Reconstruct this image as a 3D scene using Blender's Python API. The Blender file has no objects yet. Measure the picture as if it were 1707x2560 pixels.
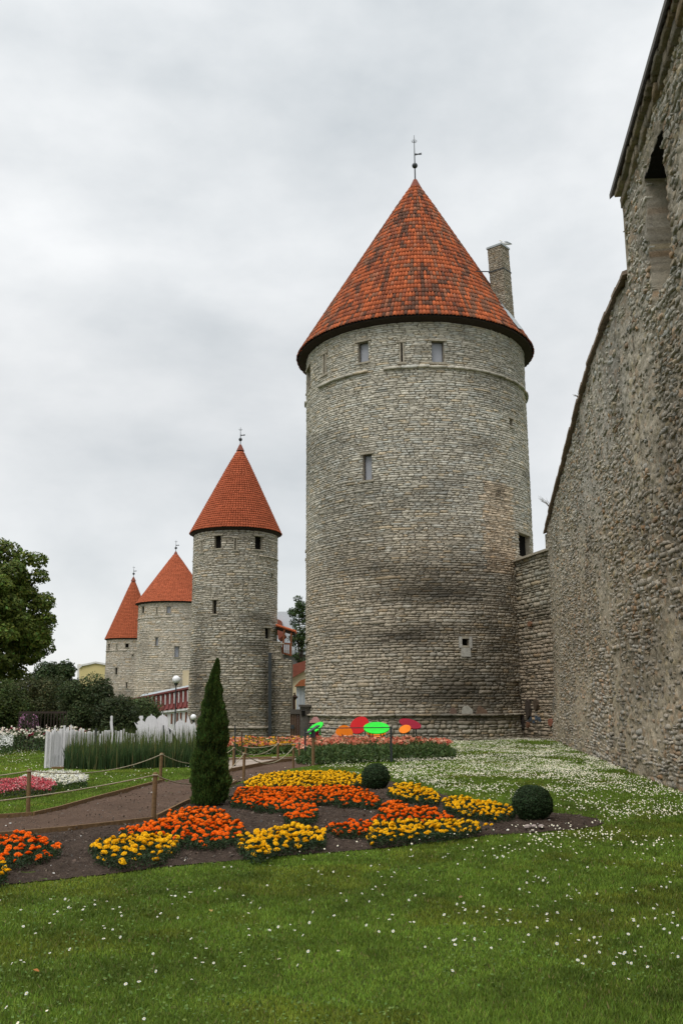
import bpy, math, random
import numpy as np
from mathutils import Matrix, Vector, Euler
PI = math.pi
RNG = np.random.default_rng(7)
random.seed(7)
SC = bpy.context.scene
COL = SC.collection

# ------------------------------------------------------------------ camera
F_PX, PITCH, ROLL, EYE = 2400.0, math.radians(11.35), math.radians(0.4), 1.6
PW, PH = 1707.0, 2560.0
cam_d = bpy.data.cameras.new('camera'); cam = bpy.data.objects.new('camera', cam_d); COL.objects.link(cam)
cam_d.sensor_fit = 'VERTICAL'; cam_d.sensor_height = 36.0; cam_d.lens = 36.0 * F_PX / PH
cam_d.clip_start = 0.05; cam_d.clip_end = 3000
fw = Vector((0, math.cos(PITCH), math.sin(PITCH)))
rt0 = Vector((1, 0, 0)); up0 = rt0.cross(fw)
rt = rt0 * math.cos(ROLL) - up0 * math.sin(ROLL)
up = up0 * math.cos(ROLL) + rt0 * math.sin(ROLL)
R3 = Matrix((rt, up, -fw)).transposed()
cam.matrix_world = Matrix.Translation((0, 0, EYE)) @ R3.to_4x4()
SC.camera = cam

# ------------------------------------------------------------------ world: overcast sky with soft clouds
SUN_EL, SUN_ROT = math.radians(52), math.radians(215)
world = bpy.data.worlds.new('World'); SC.world = world; world.use_nodes = True
nt = world.node_tree; N = nt.nodes; L = nt.links; N.clear()
out = N.new('ShaderNodeOutputWorld'); bg = N.new('ShaderNodeBackground')
sky = N.new('ShaderNodeTexSky'); sky.sky_type = 'NISHITA'; sky.sun_disc = False
sky.sun_elevation = SUN_EL; sky.sun_rotation = SUN_ROT
skm = N.new('ShaderNodeVectorMath'); skm.operation = 'SCALE'; skm.inputs['Scale'].default_value = 0.012
L.new(sky.outputs[0], skm.inputs[0])
tc = N.new('ShaderNodeTexCoord')
mp = N.new('ShaderNodeMapping'); mp.inputs['Scale'].default_value = (1.0, 1.0, 1.7); mp.inputs['Location'].default_value = (0.35, 0.1, 0.62)
L.new(tc.outputs['Generated'], mp.inputs[0])
n1 = N.new('ShaderNodeTexNoise'); n1.inputs['Scale'].default_value = 1.5; n1.inputs['Detail'].default_value = 6; n1.inputs['Roughness'].default_value = 0.5; n1.inputs['Distortion'].default_value = 0.35
L.new(mp.outputs[0], n1.inputs['Vector'])
n2 = N.new('ShaderNodeTexNoise'); n2.inputs['Scale'].default_value = 6.0; n2.inputs['Detail'].default_value = 7; n2.inputs['Roughness'].default_value = 0.55
L.new(mp.outputs[0], n2.inputs['Vector'])
mx = N.new('ShaderNodeMix'); mx.data_type = 'FLOAT'; mx.inputs[0].default_value = 0.25
L.new(n1.outputs['Fac'], mx.inputs[2]); L.new(n2.outputs['Fac'], mx.inputs[3])
cr = N.new('ShaderNodeValToRGB')
e = cr.color_ramp.elements
e[0].position = 0.37; e[0].color = (0.565, 0.60, 0.62, 1)
e[1].position = 0.585; e[1].color = (0.90, 0.91, 0.91, 1)
L.new(mx.outputs[0], cr.inputs[0])
sx = N.new('ShaderNodeSeparateXYZ'); L.new(tc.outputs['Generated'], sx.inputs[0])
zr = N.new('ShaderNodeValToRGB'); zr.color_ramp.interpolation = 'EASE'
z = zr.color_ramp.elements
z[0].position = 0.0; z[0].color = (0.90,) * 3 + (1,)
z[1].position = 1.0; z[1].color = (2.9,) * 3 + (1,)
for p, v in ((0.10, 0.93), (0.28, 0.90), (0.48, 1.05), (0.66, 1.12), (0.82, 2.3)):
    q = z.new(p); q.color = (v, v, v, 1)
L.new(sx.outputs['Z'], zr.inputs[0])
mm = N.new('ShaderNodeVectorMath'); mm.operation = 'MULTIPLY'; L.new(cr.outputs[0], mm.inputs[0]); L.new(zr.outputs[0], mm.inputs[1])
ad = N.new('ShaderNodeVectorMath'); ad.operation = 'ADD'; L.new(mm.outputs[0], ad.inputs[0]); L.new(skm.outputs[0], ad.inputs[1])
L.new(ad.outputs[0], bg.inputs['Color']); bg.inputs['Strength'].default_value = 1.0
L.new(bg.outputs[0], out.inputs[0])
sd = bpy.data.lights.new('sun', 'SUN'); sd.energy = 1.3; sd.angle = math.radians(25); sd.color = (1, 0.96, 0.9)
so = bpy.data.objects.new('sun', sd); COL.objects.link(so)
# sun behind and to the left of the camera (azimuth 215 deg), seen through cloud
so.rotation_euler = (PI / 2 - SUN_EL, 0, math.radians(-35))
so.location = (-20, -20, 40)
SC.view_settings.view_transform = 'Standard'; SC.view_settings.look = 'None'
SC.view_settings.exposure = 0.0; SC.view_settings.gamma = 1.0
SC.cycles.max_bounces = 5; SC.cycles.diffuse_bounces = 3; SC.cycles.transparent_max_bounces = 4
SC.cycles.use_denoising = True

# ------------------------------------------------------------------ camera geometry helpers (placing things on the real ground)
O = np.array([0, 0, EYE]); FW = np.array(fw); RT = np.array(rt); UP = np.array(up)
def ray(px, py):
    d = FW + RT * (px - PW / 2) / F_PX - UP * (py - PH / 2) / F_PX
    return d / np.linalg.norm(d)
def gp(px, py, z=0.0):
    d = ray(px, py); return O + d * ((z - EYE) / d[2])
def at(px, py, Y):
    d = ray(px, py); return O + d * (Y / d[1])
def proj(P):
    d = np.asarray(P, float) - O; dep = d @ FW
    return PW / 2 + F_PX * (d @ RT) / dep, PH / 2 - F_PX * (d @ UP) / dep
def sstep(a, b, x):
    t = np.clip((np.asarray(x, float) - a) / (b - a), 0, 1); return t * t * (3 - 2 * t)
def gz(x, y):
    # the garden is level, the ground falls away gently towards the second tower
    return -1.0 * sstep(37, 58, y) * sstep(1.0, -4.0, np.asarray(x, float) + 0 * np.asarray(y, float))

# ------------------------------------------------------------------ numpy noise
def _h(ix, iy, s):
    n = (ix.astype(np.int64) * 374761393 + iy.astype(np.int64) * 668265263 + s * 1442695041) & 0xffffffff
    n = ((n ^ (n >> 13)) * 1274126177) & 0xffffffff
    n = (n ^ (n >> 16)) & 0xffffffff
    return n / 4294967295.0
def vnoise(x, y, s=0):
    x = np.asarray(x, float); y = np.asarray(y, float)
    ix = np.floor(x); iy = np.floor(y); fx = x - ix; fy = y - iy
    fx = fx * fx * (3 - 2 * fx); fy = fy * fy * (3 - 2 * fy)
    a = _h(ix, iy, s); b = _h(ix + 1, iy, s); c = _h(ix, iy + 1, s); d = _h(ix + 1, iy + 1, s)
    return (a * (1 - fx) + b * fx) * (1 - fy) + (c * (1 - fx) + d * fx) * fy
def fbm(x, y, s=0, o=4):
    v = 0; a = 0.5; t = 0
    for k in range(o):
        v = v + a * vnoise(x * 2 ** k, y * 2 ** k, s + k * 17); t += a; a *= 0.5
    return v / t
def voro(x, y, s=0, jit=0.85):
    ix = np.floor(x); iy = np.floor(y)
    f1 = np.full(x.shape, 9.0); f2 = np.full(x.shape, 9.0); cid = np.zeros(x.shape)
    for dx in (-1, 0, 1):
        for dy in (-1, 0, 1):
            cx = ix + dx; cy = iy + dy
            px = cx + 0.5 + jit * (_h(cx, cy, s) - 0.5); py = cy + 0.5 + jit * (_h(cx, cy, s + 5) - 0.5)
            d = np.hypot(x - px, y - py)
            m = d < f1
            f2 = np.where(m, f1, np.minimum(f2, d)); cid = np.where(m, _h(cx, cy, s + 11), cid); f1 = np.where(m, d, f1)
    return f1, f2, cid
def inpoly(x, y, poly):
    x = np.asarray(x); y = np.asarray(y); r = np.zeros(x.shape, bool); n = len(poly)
    for i in range(n):
        x0, y0 = poly[i][:2]; x1, y1 = poly[(i + 1) % n][:2]
        if y0 == y1: continue
        c = ((y0 > y) != (y1 > y)) & (x < (x1 - x0) * (y - y0) / (y1 - y0) + x0)
        r ^= c
    return r

# ------------------------------------------------------------------ mesh helpers
def npmesh(name, V, Fs, mats, cols=None, smooth=False, midx=None):
    me = bpy.data.meshes.new(name)
    V = np.asarray(V, np.float32).reshape(-1, 3)
    if not isinstance(Fs, list): Fs = [Fs]
    Fs = [np.asarray(f, np.int32) for f in Fs if len(f)]
    me.vertices.add(len(V)); me.vertices.foreach_set('co', V.ravel())
    nl = sum(f.size for f in Fs); nf = sum(len(f) for f in Fs)
    me.loops.add(nl); me.polygons.add(nf)
    me.loops.foreach_set('vertex_index', np.concatenate([f.ravel() for f in Fs]))
    tot = np.concatenate([np.full(len(f), f.shape[1], np.int32) for f in Fs])
    st = np.concatenate([[0], np.cumsum(tot)[:-1]]).astype(np.int32)
    me.polygons.foreach_set('loop_start', st)
    try: me.polygons.foreach_set('loop_total', tot)
    except Exception: pass
    if not isinstance(mats, (list, tuple)): mats = [mats]
    for m in mats: me.materials.append(m)
    if midx is not None: me.polygons.foreach_set('material_index', np.asarray(midx, np.int32))
    if smooth: me.polygons.foreach_set('use_smooth', np.ones(nf, bool))
    me.update(calc_edges=True)
    if cols is not None:
        c = np.ones((len(V), 4), np.float32); c[:, :3] = np.asarray(cols)[:, :3]
        a = me.color_attributes.new('Col', 'FLOAT_COLOR', 'POINT'); a.data.foreach_set('color', c.ravel())
    me.validate()
    return me
def link(name, me, parent=None, label=None, cat=None, group=None, kind=None):
    o = bpy.data.objects.new(name, me); COL.objects.link(o)
    if parent is not None:
        o.parent = parent
        # parts are modelled in world coordinates; only the thing's own Empty has a location
        if parent.parent is None: o.matrix_parent_inverse = parent.matrix_basis.inverted()
    tag(o, label, cat, group, kind)
    return o
def tag(o, label=None, cat=None, group=None, kind=None):
    if label: o['label'] = label
    if cat: o['category'] = cat
    if group: o['group'] = group
    if kind: o['kind'] = kind
    return o
def thing(name, label, cat, loc=(0, 0, 0), group=None):
    o = bpy.data.objects.new(name, None); COL.objects.link(o); o.empty_display_size = 0.2
    o.location = tuple(float(v) for v in loc)
    o.matrix_basis = Matrix.Translation(o.location)
    return tag(o, label, cat, group)
def copy_tree(o, parent=None, loc=None, rz=None, sc=None, label=None):
    c = o.copy(); COL.objects.link(c)
    if parent is not None: c.parent = parent
    if loc is not None: c.location = tuple(float(v) for v in loc)
    if rz is not None: c.rotation_euler[2] = rz
    if sc is not None: c.scale = (sc, sc, sc) if np.isscalar(sc) else sc
    if label: c['label'] = label
    for ch in [q for q in o.children]: copy_tree(ch, c)
    return c

class MB:
    def __init__(s): s.v = []; s.f = []
    def add(s, V, F):
        b = len(s.v); s.v += [tuple(float(c) for c in p) for p in V]; s.f += [tuple(b + i for i in f) for f in F]
        return s
    def box(s, c, d, rz=0, top=1.0, R=None):
        V = []
        for k, zz in ((1, -0.5), (top, 0.5)):
            for a, b in ((-.5, -.5), (.5, -.5), (.5, .5), (-.5, .5)): V.append(Vector((a * d[0] * k, b * d[1] * k, zz * d[2])))
        M = R if R is not None else Matrix.Rotation(rz, 3, 'Z')
        return s.add([M @ p + Vector(tuple(c)) for p in V], [(0, 3, 2, 1), (4, 5, 6, 7), (0, 1, 5, 4), (1, 2, 6, 5), (2, 3, 7, 6), (3, 0, 4, 7)])
    def beam(s, a, b, w, h=None, upv=(0, 0, 1)):
        a = Vector(tuple(a)); b = Vector(tuple(b)); h = h or w
        d = (b - a); l = d.length; d.normalize(); x = d.cross(Vector(upv))
        if x.length < 1e-4: x = Vector((1, 0, 0))
        x.normalize(); y = x.cross(d)
        V = [p + x * i * w / 2 + y * j * h / 2 for p in (a, b) for i, j in ((-1, -1), (1, -1), (1, 1), (-1, 1))]
        return s.add(V, [(0, 3, 2, 1), (4, 5, 6, 7), (0, 1, 5, 4), (1, 2, 6, 5), (2, 3, 7, 6), (3, 0, 4, 7)])
    def tube(s, pts, r, n=8, cap=True):
        pts = [Vector(tuple(p)) for p in pts]; rs = r if hasattr(r, '__len__') else [r] * len(pts)
        V = []; F = []
        for i, p in enumerate(pts):
            d = (pts[min(i + 1, len(pts) - 1)] - pts[max(i - 1, 0)]).normalized()
            x = d.cross(Vector((0, 0, 1)))
            if x.length < 1e-3: x = d.cross(Vector((0, 1, 0)))
            x.normalize(); y = x.cross(d)
            for k in range(n):
                a = 2 * PI * k / n; V.append(p + (x * math.cos(a) + y * math.sin(a)) * rs[i])
        for i in range(len(pts) - 1):
            for k in range(n):
                F.append((i * n + k, (i + 1) * n + k, (i + 1) * n + (k + 1) % n, i * n + (k + 1) % n))
        if cap: F += [tuple(range(n)), tuple(reversed(range(len(pts) * n - n, len(pts) * n)))]
        return s.add(V, F)
    def lathe(s, c, prof, n=16):
        V = []; F = []; c = Vector(tuple(c))
        for r, zz in prof:
            for k in range(n):
                a = 2 * PI * k / n; V.append(c + Vector((r * math.cos(a), r * math.sin(a), zz)))
        for i in range(len(prof) - 1):
            for k in range(n): F.append((i * n + k, i * n + (k + 1) % n, (i + 1) * n + (k + 1) % n, (i + 1) * n + k))
        F += [tuple(reversed(range(n))), tuple(range(len(prof) * n - n, len(prof) * n))]
        return s.add(V, F)
    def ball(s, c, r, n=14, m=9, sz=1.0):
        return s.lathe(c, [(max(1e-4, r * math.sin(PI * i / m)), -r * sz * math.cos(PI * i / m)) for i in range(m + 1)], n)
    def prism(s, pts, d):
        # closed planar outline extruded by the vector d
        n = len(pts); d = Vector(tuple(d)); P = [Vector(tuple(p)) for p in pts]
        return s.add(P + [p + d for p in P], [tuple(range(n)), tuple(reversed(range(n, 2 * n)))] + [(i, i + n, (i + 1) % n + n, (i + 1) % n) for i in range(n)])
    def build(s, name, mat, parent=None, smooth=False, bevel=0, **kw):
        me = bpy.data.meshes.new(name); me.from_pydata(s.v, [], s.f); me.materials.append(mat)
        if smooth: me.polygons.foreach_set('use_smooth', np.ones(len(me.polygons), bool))
        me.update()
        o = link(name, me, parent, **kw)
        if bevel:
            b = o.modifiers.new('bevel', 'BEVEL'); b.width = bevel; b.segments = 2; b.limit_method = 'ANGLE'
        return o

# ------------------------------------------------------------------ materials
def mat(name, color=None, attr=False, rough=0.9, spec=0.25, mott=None, bump=None, metal=0.0, emit=None, trans=None, streak=None):
    m = bpy.data.materials.new(name); m.use_nodes = True
    t = m.node_tree; N = t.nodes; L = t.links; B = N['Principled BSDF']
    B.inputs['Roughness'].default_value = rough; B.inputs['Specular IOR Level'].default_value = spec; B.inputs['Metallic'].default_value = metal
    tc = N.new('ShaderNodeTexCoord')
    if attr:
        a = N.new('ShaderNodeAttribute'); a.attribute_name = 'Col'; src = a.outputs['Color']
    else:
        r = N.new('ShaderNodeRGB'); r.outputs[0].default_value = tuple(color) + (1,); src = r.outputs[0]
    for spec_ in (mott or []):
        sc, amt = spec_[:2]
        n = N.new('ShaderNodeTexNoise'); n.inputs['Scale'].default_value = sc; n.inputs['Detail'].default_value = 6; n.inputs['Roughness'].default_value = 0.6
        if len(spec_) > 2:
            mpn = N.new('ShaderNodeMapping'); mpn.inputs['Scale'].default_value = spec_[2]; L.new(tc.outputs['Object'], mpn.inputs[0]); L.new(mpn.outputs[0], n.inputs['Vector'])
        else: L.new(tc.outputs['Object'], n.inputs['Vector'])
        mr = N.new('ShaderNodeMapRange'); mr.inputs['From Min'].default_value = 0.3; mr.inputs['From Max'].default_value = 0.7
        mr.inputs['To Min'].default_value = 1 - amt; mr.inputs['To Max'].default_value = 1 + amt * 0.7
        L.new(n.outputs['Fac'], mr.inputs['Value'])
        v = N.new('ShaderNodeVectorMath'); v.operation = 'SCALE'; L.new(src, v.inputs[0]); L.new(mr.outputs[0], v.inputs['Scale'])
        src = v.outputs[0]
    L.new(src, B.inputs['Base Color'])
    if bump:
        prev = None
        for sc, dist in bump:
            n = N.new('ShaderNodeTexNoise'); n.inputs['Scale'].default_value = sc; n.inputs['Detail'].default_value = 8; n.inputs['Roughness'].default_value = 0.65
            L.new(tc.outputs['Object'], n.inputs['Vector'])
            b = N.new('ShaderNodeBump'); b.inputs['Strength'].default_value = 1.0; b.inputs['Distance'].default_value = dist
            L.new(n.outputs['Fac'], b.inputs['Height'])
            if prev: L.new(prev, b.inputs['Normal'])
            prev = b.outputs[0]
        L.new(prev, B.inputs['Normal'])
    if emit: B.inputs['Emission Color'].default_value = tuple(emit[:3]) + (1,); B.inputs['Emission Strength'].default_value = emit[3]
    if trans:
        d = N.new('ShaderNodeBsdfTranslucent'); ms = N.new('ShaderNodeMixShader'); ms.inputs[0].default_value = trans
        L.new(src, d.inputs['Color']); L.new(B.outputs[0], ms.inputs[1]); L.new(d.outputs[0], ms.inputs[2])
        L.new(ms.outputs[0], N['Material Output'].inputs['Surface'])
    return m
M = {}
M['stone'] = mat('limestone', attr=True, rough=0.92, spec=0.15, mott=[(3.0, .22), (18, .18)], bump=[(5, .06), (26, .022)])
M['rubble'] = mat('rubble_wall_stone', attr=True, rough=0.95, spec=0.12, mott=[(1.2, .15), (14, .2), (60, .15)], bump=[(14, .03), (55, .012)])
M['mortar_pale'] = mat('pale_mortar', (0.40, 0.345, 0.27), rough=1, spec=0.05, mott=[(2, .2), (20, .2)], bump=[(12, .03)])
M['mortar'] = mat('old_mortar', (0.20, 0.172, 0.13), rough=1, spec=0.05, mott=[(2, .3), (20, .3)], bump=[(12, .03)])
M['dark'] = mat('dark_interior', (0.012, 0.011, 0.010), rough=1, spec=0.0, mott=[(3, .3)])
M['reveal'] = mat('window_reveal_stone', (0.36, 0.32, 0.25), rough=.95, mott=[(5, .3), (25, .2)], bump=[(10, .02)])
M['pane'] = mat('dusty_window_glass', (0.30, 0.31, 0.34), rough=0.25, spec=0.5, mott=[(1.5, .12)])
M['tile_old'] = mat('old_clay_tile', attr=True, rough=0.8, spec=0.2, mott=[(6, .22), (40, .2)], bump=[(50, .004)])
M['tile_new'] = mat('new_clay_tile', attr=True, rough=0.75, spec=0.2, mott=[(2, .10), (30, .1)], bump=[(50, .003)])
M['eave'] = mat('dark_eave_board', (0.045, 0.032, 0.026), rough=.9, mott=[(8, .3)])
M['iron'] = mat('dark_iron', (0.03, 0.035, 0.038), rough=.55, spec=.4, mott=[(20, .2)])
M['zinc'] = mat('zinc_flashing', (0.33, 0.36, 0.37), rough=.5, spec=.5, mott=[(6, .15)])
M['wood_post'] = mat('weathered_wood_post', (0.19, 0.115, 0.055), rough=.9, mott=[(3, .25, (6, 6, .6)), (30, .2)], bump=[(40, .004)])
M['wood_grey'] = mat('grey_weathered_boards', (0.10, 0.088, 0.075), rough=.95, mott=[(3, .3, (14, 14, .8)), (10, .2)], bump=[(20, .01)])
M['wood_brown'] = mat('brown_door_boards', (0.075, 0.042, 0.028), rough=.9, mott=[(3, .3, (14, 14, .8))], bump=[(20, .008)])
M['wood_red'] = mat('red_brown_timber', (0.19, 0.065, 0.028), rough=.85, mott=[(5, .25)])
M['rope'] = mat('sisal_rope', (0.36, 0.31, 0.21), rough=.95, mott=[(60, .25)])
M['ground'] = mat('lawn_ground', (0.065, 0.09, 0.018), rough=1, spec=.05, mott=[(.5, .25), (5, .3), (40, .3)], bump=[(30, .02)])
M['grass'] = mat('grass_blade', attr=True, rough=.7, spec=.25, trans=.3)
M['soil'] = mat('garden_soil', (0.078, 0.056, 0.043), rough=1, spec=.08, mott=[(1.5, .22), (12, .3), (70, .4)], bump=[(14, .05), (60, .02)])
M['path'] = mat('trodden_mulch_path', (0.108, 0.070, 0.050), rough=1, spec=.08, mott=[(1.0, .2), (9, .2), (80, .35)], bump=[(25, .02), (80, .008)])
M['concrete'] = mat('pale_paving', (0.33, 0.27, 0.22), rough=.95, mott=[(1, .2), (15, .15)], bump=[(30, .004)])
M['leaf'] = mat('leaf_foliage', attr=True, rough=.6, spec=.2, trans=.22)
M['petal'] = mat('flower_petal', attr=True, rough=.7, spec=.15, trans=.2)
M['daisy'] = mat('daisy_petal', attr=True, rough=.7, spec=.1, trans=.15)
M['bark'] = mat('tree_bark', (0.06, 0.047, 0.036), rough=1, mott=[(6, .3)], bump=[(14, .03)])
M['marigold_yellow'] = mat('marigold_yellow', (0.92, 0.50, 0.008), rough=.75, spec=.1, mott=[(60, .25)], trans=.15)
M['marigold_orange'] = mat('marigold_orange', (0.94, 0.155, 0.005), rough=.75, spec=.1, mott=[(60, .3)], trans=.15)
M['white_paint'] = mat('white_painted_wood', (0.72, 0.70, 0.71), rough=.6, spec=.3, mott=[(3, .10, (8, 8, .8)), (20, .07)])
M['globe'] = mat('milky_lamp_globe', (0.85, 0.85, 0.85), rough=.3, spec=.5, mott=[(4, .03)])
M['plaster_yellow'] = mat('yellow_render', (0.62, 0.52, 0.25), rough=.9, mott=[(.6, .06)])
M['plaster_cream'] = mat('cream_render', (0.60, 0.50, 0.33), rough=.9, mott=[(1, .06)])
M['plaster_white'] = mat('white_render', (0.68, 0.67, 0.65), rough=.9, mott=[(1, .06)])
M['red_metal'] = mat('dark_red_painted_roof', (0.17, 0.028, 0.022), rough=.6, spec=.35, mott=[(3, .18)])
M['roof_brown'] = mat('brown_red_roof', (0.21, 0.065, 0.042), rough=.85, mott=[(4, .2)])
M['roof_grey'] = mat('grey_roof', (0.17, 0.16, 0.155), rough=.8, mott=[(2, .15)])
M['gull_white'] = mat('gull_white', (0.75, 0.75, 0.74), rough=.8, mott=[(30, .05)])
M['gull_grey'] = mat('gull_grey', (0.32, 0.34, 0.36), rough=.8, mott=[(30, .1)])
M['gull_beak'] = mat('gull_beak', (0.6, 0.35, 0.03), rough=.5, mott=[(30, .1)])
def paint(n, c, r=.4): 
    M[n] = mat(n, c, rough=.65, spec=.15, mott=[(4, .12), (25, .08)]); return M[n]
paint('disc_orange', (0.78, 0.19, 0.008)); paint('disc_red', (0.44, 0.006, 0.008)); paint('disc_green', (0.03, 0.66, 0.045)); paint('disc_crimson', (0.27, 0.012, 0.03))

# ------------------------------------------------------------------ masonry built stone by stone
_TS = np.array([(0, 0), (1/3, 0), (2/3, 0), (1, 0), (1, .5), (1, 1), (2/3, 1), (1/3, 1), (0, 1), (0, .5), (1/3, .5), (2/3, .5)])
_TF = [(0, 1, 10, 9), (1, 2, 11, 10), (2, 3, 4, 11), (11, 4, 5, 6), (10, 11, 6, 7), (9, 10, 7, 8)]
_TF += [(12 + k, 12 + (k + 1) % 10, (k + 1) % 10, k) for k in range(10)]
_TF = np.array(_TF)
def stones(P, S, prot, cols, gap=.012, rnd=.16, rough=.009, back=-.04):
    # S: (n,4) u0,u1,z0,z1 ; P(u,z,d) -> xyz ; prot: how far each face stands proud
    S = np.asarray(S, float); n = len(S); rg = np.random.default_rng(n)
    u0 = S[:, 0] + gap; u1 = S[:, 1] - gap; z0 = S[:, 2] + gap; z1 = S[:, 3] - gap
    s = np.tile(_TS[:, 0], (n, 1)); t = np.tile(_TS[:, 1], (n, 1))
    h = (z1 - z0)[:, None]; w = (u1 - u0)[:, None]
    ju = (rg.random((n, 12)) - .5) * np.minimum(.28 * w, .05); jz = (rg.random((n, 12)) - .5) * .27 * h
    u = u0[:, None] + s * w + ju; zz = z0[:, None] + t * h + jz
    # round off the corners
    cor = np.zeros(12); cor[[0, 3, 5, 8]] = 1
    u = u - cor * (s - .5) * np.minimum(w * .08, .025); zz = zz - cor * (t - .5) * h * rnd
    d = prot[:, None] + (rg.random((n, 12)) - .5) * rough * 2
    tilt = (rg.random((n, 2)) - .5) * .02
    d = d + tilt[:, :1] * (s - .5) + tilt[:, 1:] * (t - .5)
    d[:, :10] -= np.minimum(.010, prot[:, None] * .25)
    V = np.concatenate([P(u, zz, d), P(u[:, :10], zz[:, :10], np.full((n, 10), back))], axis=1)
    F = (_TF[None] + 22 * np.arange(n)[:, None, None]).reshape(-1, 4)
    C = np.repeat(cols[:, None, :], 22, axis=1)
    return V.reshape(-1, 3), F, C.reshape(-1, 3)
def layout(U0, U1, Z0, Z1, hmean, lmean, wrap=False, seed=1, wob=.05, split=.24):
    rg = np.random.default_rng(seed); S = []; z = Z0
    while z < Z1 - .03:
        h = hmean(z) * rg.uniform(.62, 1.42); z2 = min(z + h, Z1)
        u = U0 + rg.uniform(-.3, 0) if not wrap else U0
        while u < U1 - .02:
            l = lmean * rg.lognormal(-.08, .42); l = max(.45 * h + .07, l); u2 = min(u + l, U1)
            if U1 - u2 < .12: u2 = U1
            if rg.random() < split and h > .1:
                k = rg.uniform(.35, .65); um = u + (u2 - u) * rg.uniform(.3, .7)
                S.append((u, u2 if rg.random() < .5 else um, z, z + k * (z2 - z)))
                if S[-1][1] == um: S.append((um, u2, z, z + k * (z2 - z)))
                S.append((u, u2, z + k * (z2 - z), z2))
            else: S.append((max(u, U0), u2, z, z2))
            u = u2
        z = z2
    S = np.array(S)
    return S
def cut(S, ops):
    # leave the stones out of the openings
    out_ = []
    for s in S:
        st = [list(s)]
        for o in ops:
            nx_ = []
            for a in st:
                ov = min(a[3], o[3]) - max(a[2], o[2])
                if ov <= .005 or a[1] <= o[0] or a[0] >= o[1]: nx_.append(a); continue
                if ov < .4 * (a[3] - a[2]):
                    if a[3] > o[3]: nx_.append([a[0], a[1], o[3], a[3]])
                    else: nx_.append([a[0], a[1], a[2], o[2]])
                    continue
                if o[0] - a[0] > .06: nx_.append([a[0], o[0], a[2], a[3]])
                if a[1] - o[1] > .06: nx_.append([o[1], a[1], a[2], a[3]])
            st = nx_
        out_ += st
    return np.array(out_)
def shell(P, us, zs, ops, wrapclose=False):
    us = np.unique(np.round(np.concatenate([us] + [[o[0], o[1]] for o in ops]), 4)); zs = np.unique(np.round(np.concatenate([zs] + [[o[2], o[3]] for o in ops]), 4))
    U, Z = np.meshgrid(us, zs); V = P(U, Z, np.full(U.shape, -.012)).reshape(-1, 3); nu = len(us)
    i, j = np.meshgrid(np.arange(nu - 1), np.arange(len(zs) - 1)); i = i.ravel(); j = j.ravel()
    uc = (us[i] + us[i + 1]) / 2; zc = (zs[j] + zs[j + 1]) / 2; keep = np.ones(len(i), bool)
    for o in ops: keep &= ~((uc > o[0]) & (uc < o[1]) & (zc > o[2]) & (zc < o[3]))
    i = i[keep]; j = j[keep]
    F = np.stack([j * nu + i, j * nu + i + 1, (j + 1) * nu + i + 1, (j + 1) * nu + i], 1)
    return V, F
def reveal(P, o, depth, parent, kind, root=None):
    # kind: 'pane' glazed, 'dark' open, 'door' boarded, 'slit' with stone jambs
    u0, u1, z0, z1 = o[:4]; um = (u0 + u1) / 2; depth = .22 if kind == 'dark' else min(depth, .42)
    def q(u, z, d): return P(np.array([u]), np.array([z]), np.array([d]))[0]
    dd = -depth
    V = [q(u, z, d) for d in (.0, dd) for u, z in ((u0, z0), (u1, z0), (u1, z1), (u0, z1))]
    mb = MB().add(V, [(0, 1, 5, 4), (1, 2, 6, 5), (2, 3, 7, 6), (3, 0, 4, 7)])
    nm = {'pane': 'window', 'dark': 'window_opening', 'slit': 'arrow_slit', 'door': 'doorway'}[kind]
    if kind == 'slit':
        w = (u1 - u0) * .27
        for a, b in ((u0 - .02, u0 + w), (u1 - w, u1 + .02)):
            W = [q(u, z, d) for d in (.05, -.2) for u, z in ((a, z0), (b, z0), (b, z1), (a, z1))]
            mb.add(W, [(0, 1, 2, 3), (0, 4, 5, 1), (1, 5, 6, 2), (2, 6, 7, 3), (3, 7, 4, 0)])
    # sill and lintel stones
    for a, b in ((z1, z1 + .1), (z0 - .09, z0)):
        W = [q(u, z, d) for d in (.085, -.1) for u, z in ((u0 - .13, a), (u1 + .13, a), (u1 + .13, b), (u0 - .13, b))]
        mb.add(W, [(0, 1, 2, 3), (0, 4, 5, 1), (1, 5, 6, 2), (2, 6, 7, 3), (3, 7, 4, 0)])
    w_ = mb.build(nm, M['reveal'], parent)
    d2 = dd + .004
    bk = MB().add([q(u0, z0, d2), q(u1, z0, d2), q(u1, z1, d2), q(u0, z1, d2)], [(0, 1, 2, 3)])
    bk.build('dark_interior', M['dark'], w_)  # near-black sheet, its colour stands in for the unlit space behind
    if kind in ('pane', 'door'):
        d3 = -.22 if kind == 'pane' else -.16; e_ = .035
        pm = M['pane'] if kind == 'pane' else M['wood_grey']
        MB().add([q(u0 + e_, z0 + e_, d3), q(u1 - e_, z0 + e_, d3), q(u1 - e_, z1 - e_, d3), q(u0 + e_, z1 - e_, d3)], [(0, 1, 2, 3)]).build('pane' if kind == 'pane' else 'boards', pm, w_)
        fb = MB()
        for a in (((u0, z0), (u0, z1)), ((u1, z0), (u1, z1)), ((u0, z0), (u1, z0)), ((u0, z1), (u1, z1))):
            fb.beam(q(*a[0], d3 + .02), q(*a[1], d3 + .02), .06)
        fb.build('frame', M['wood_grey'], w_)
    return w_

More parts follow.
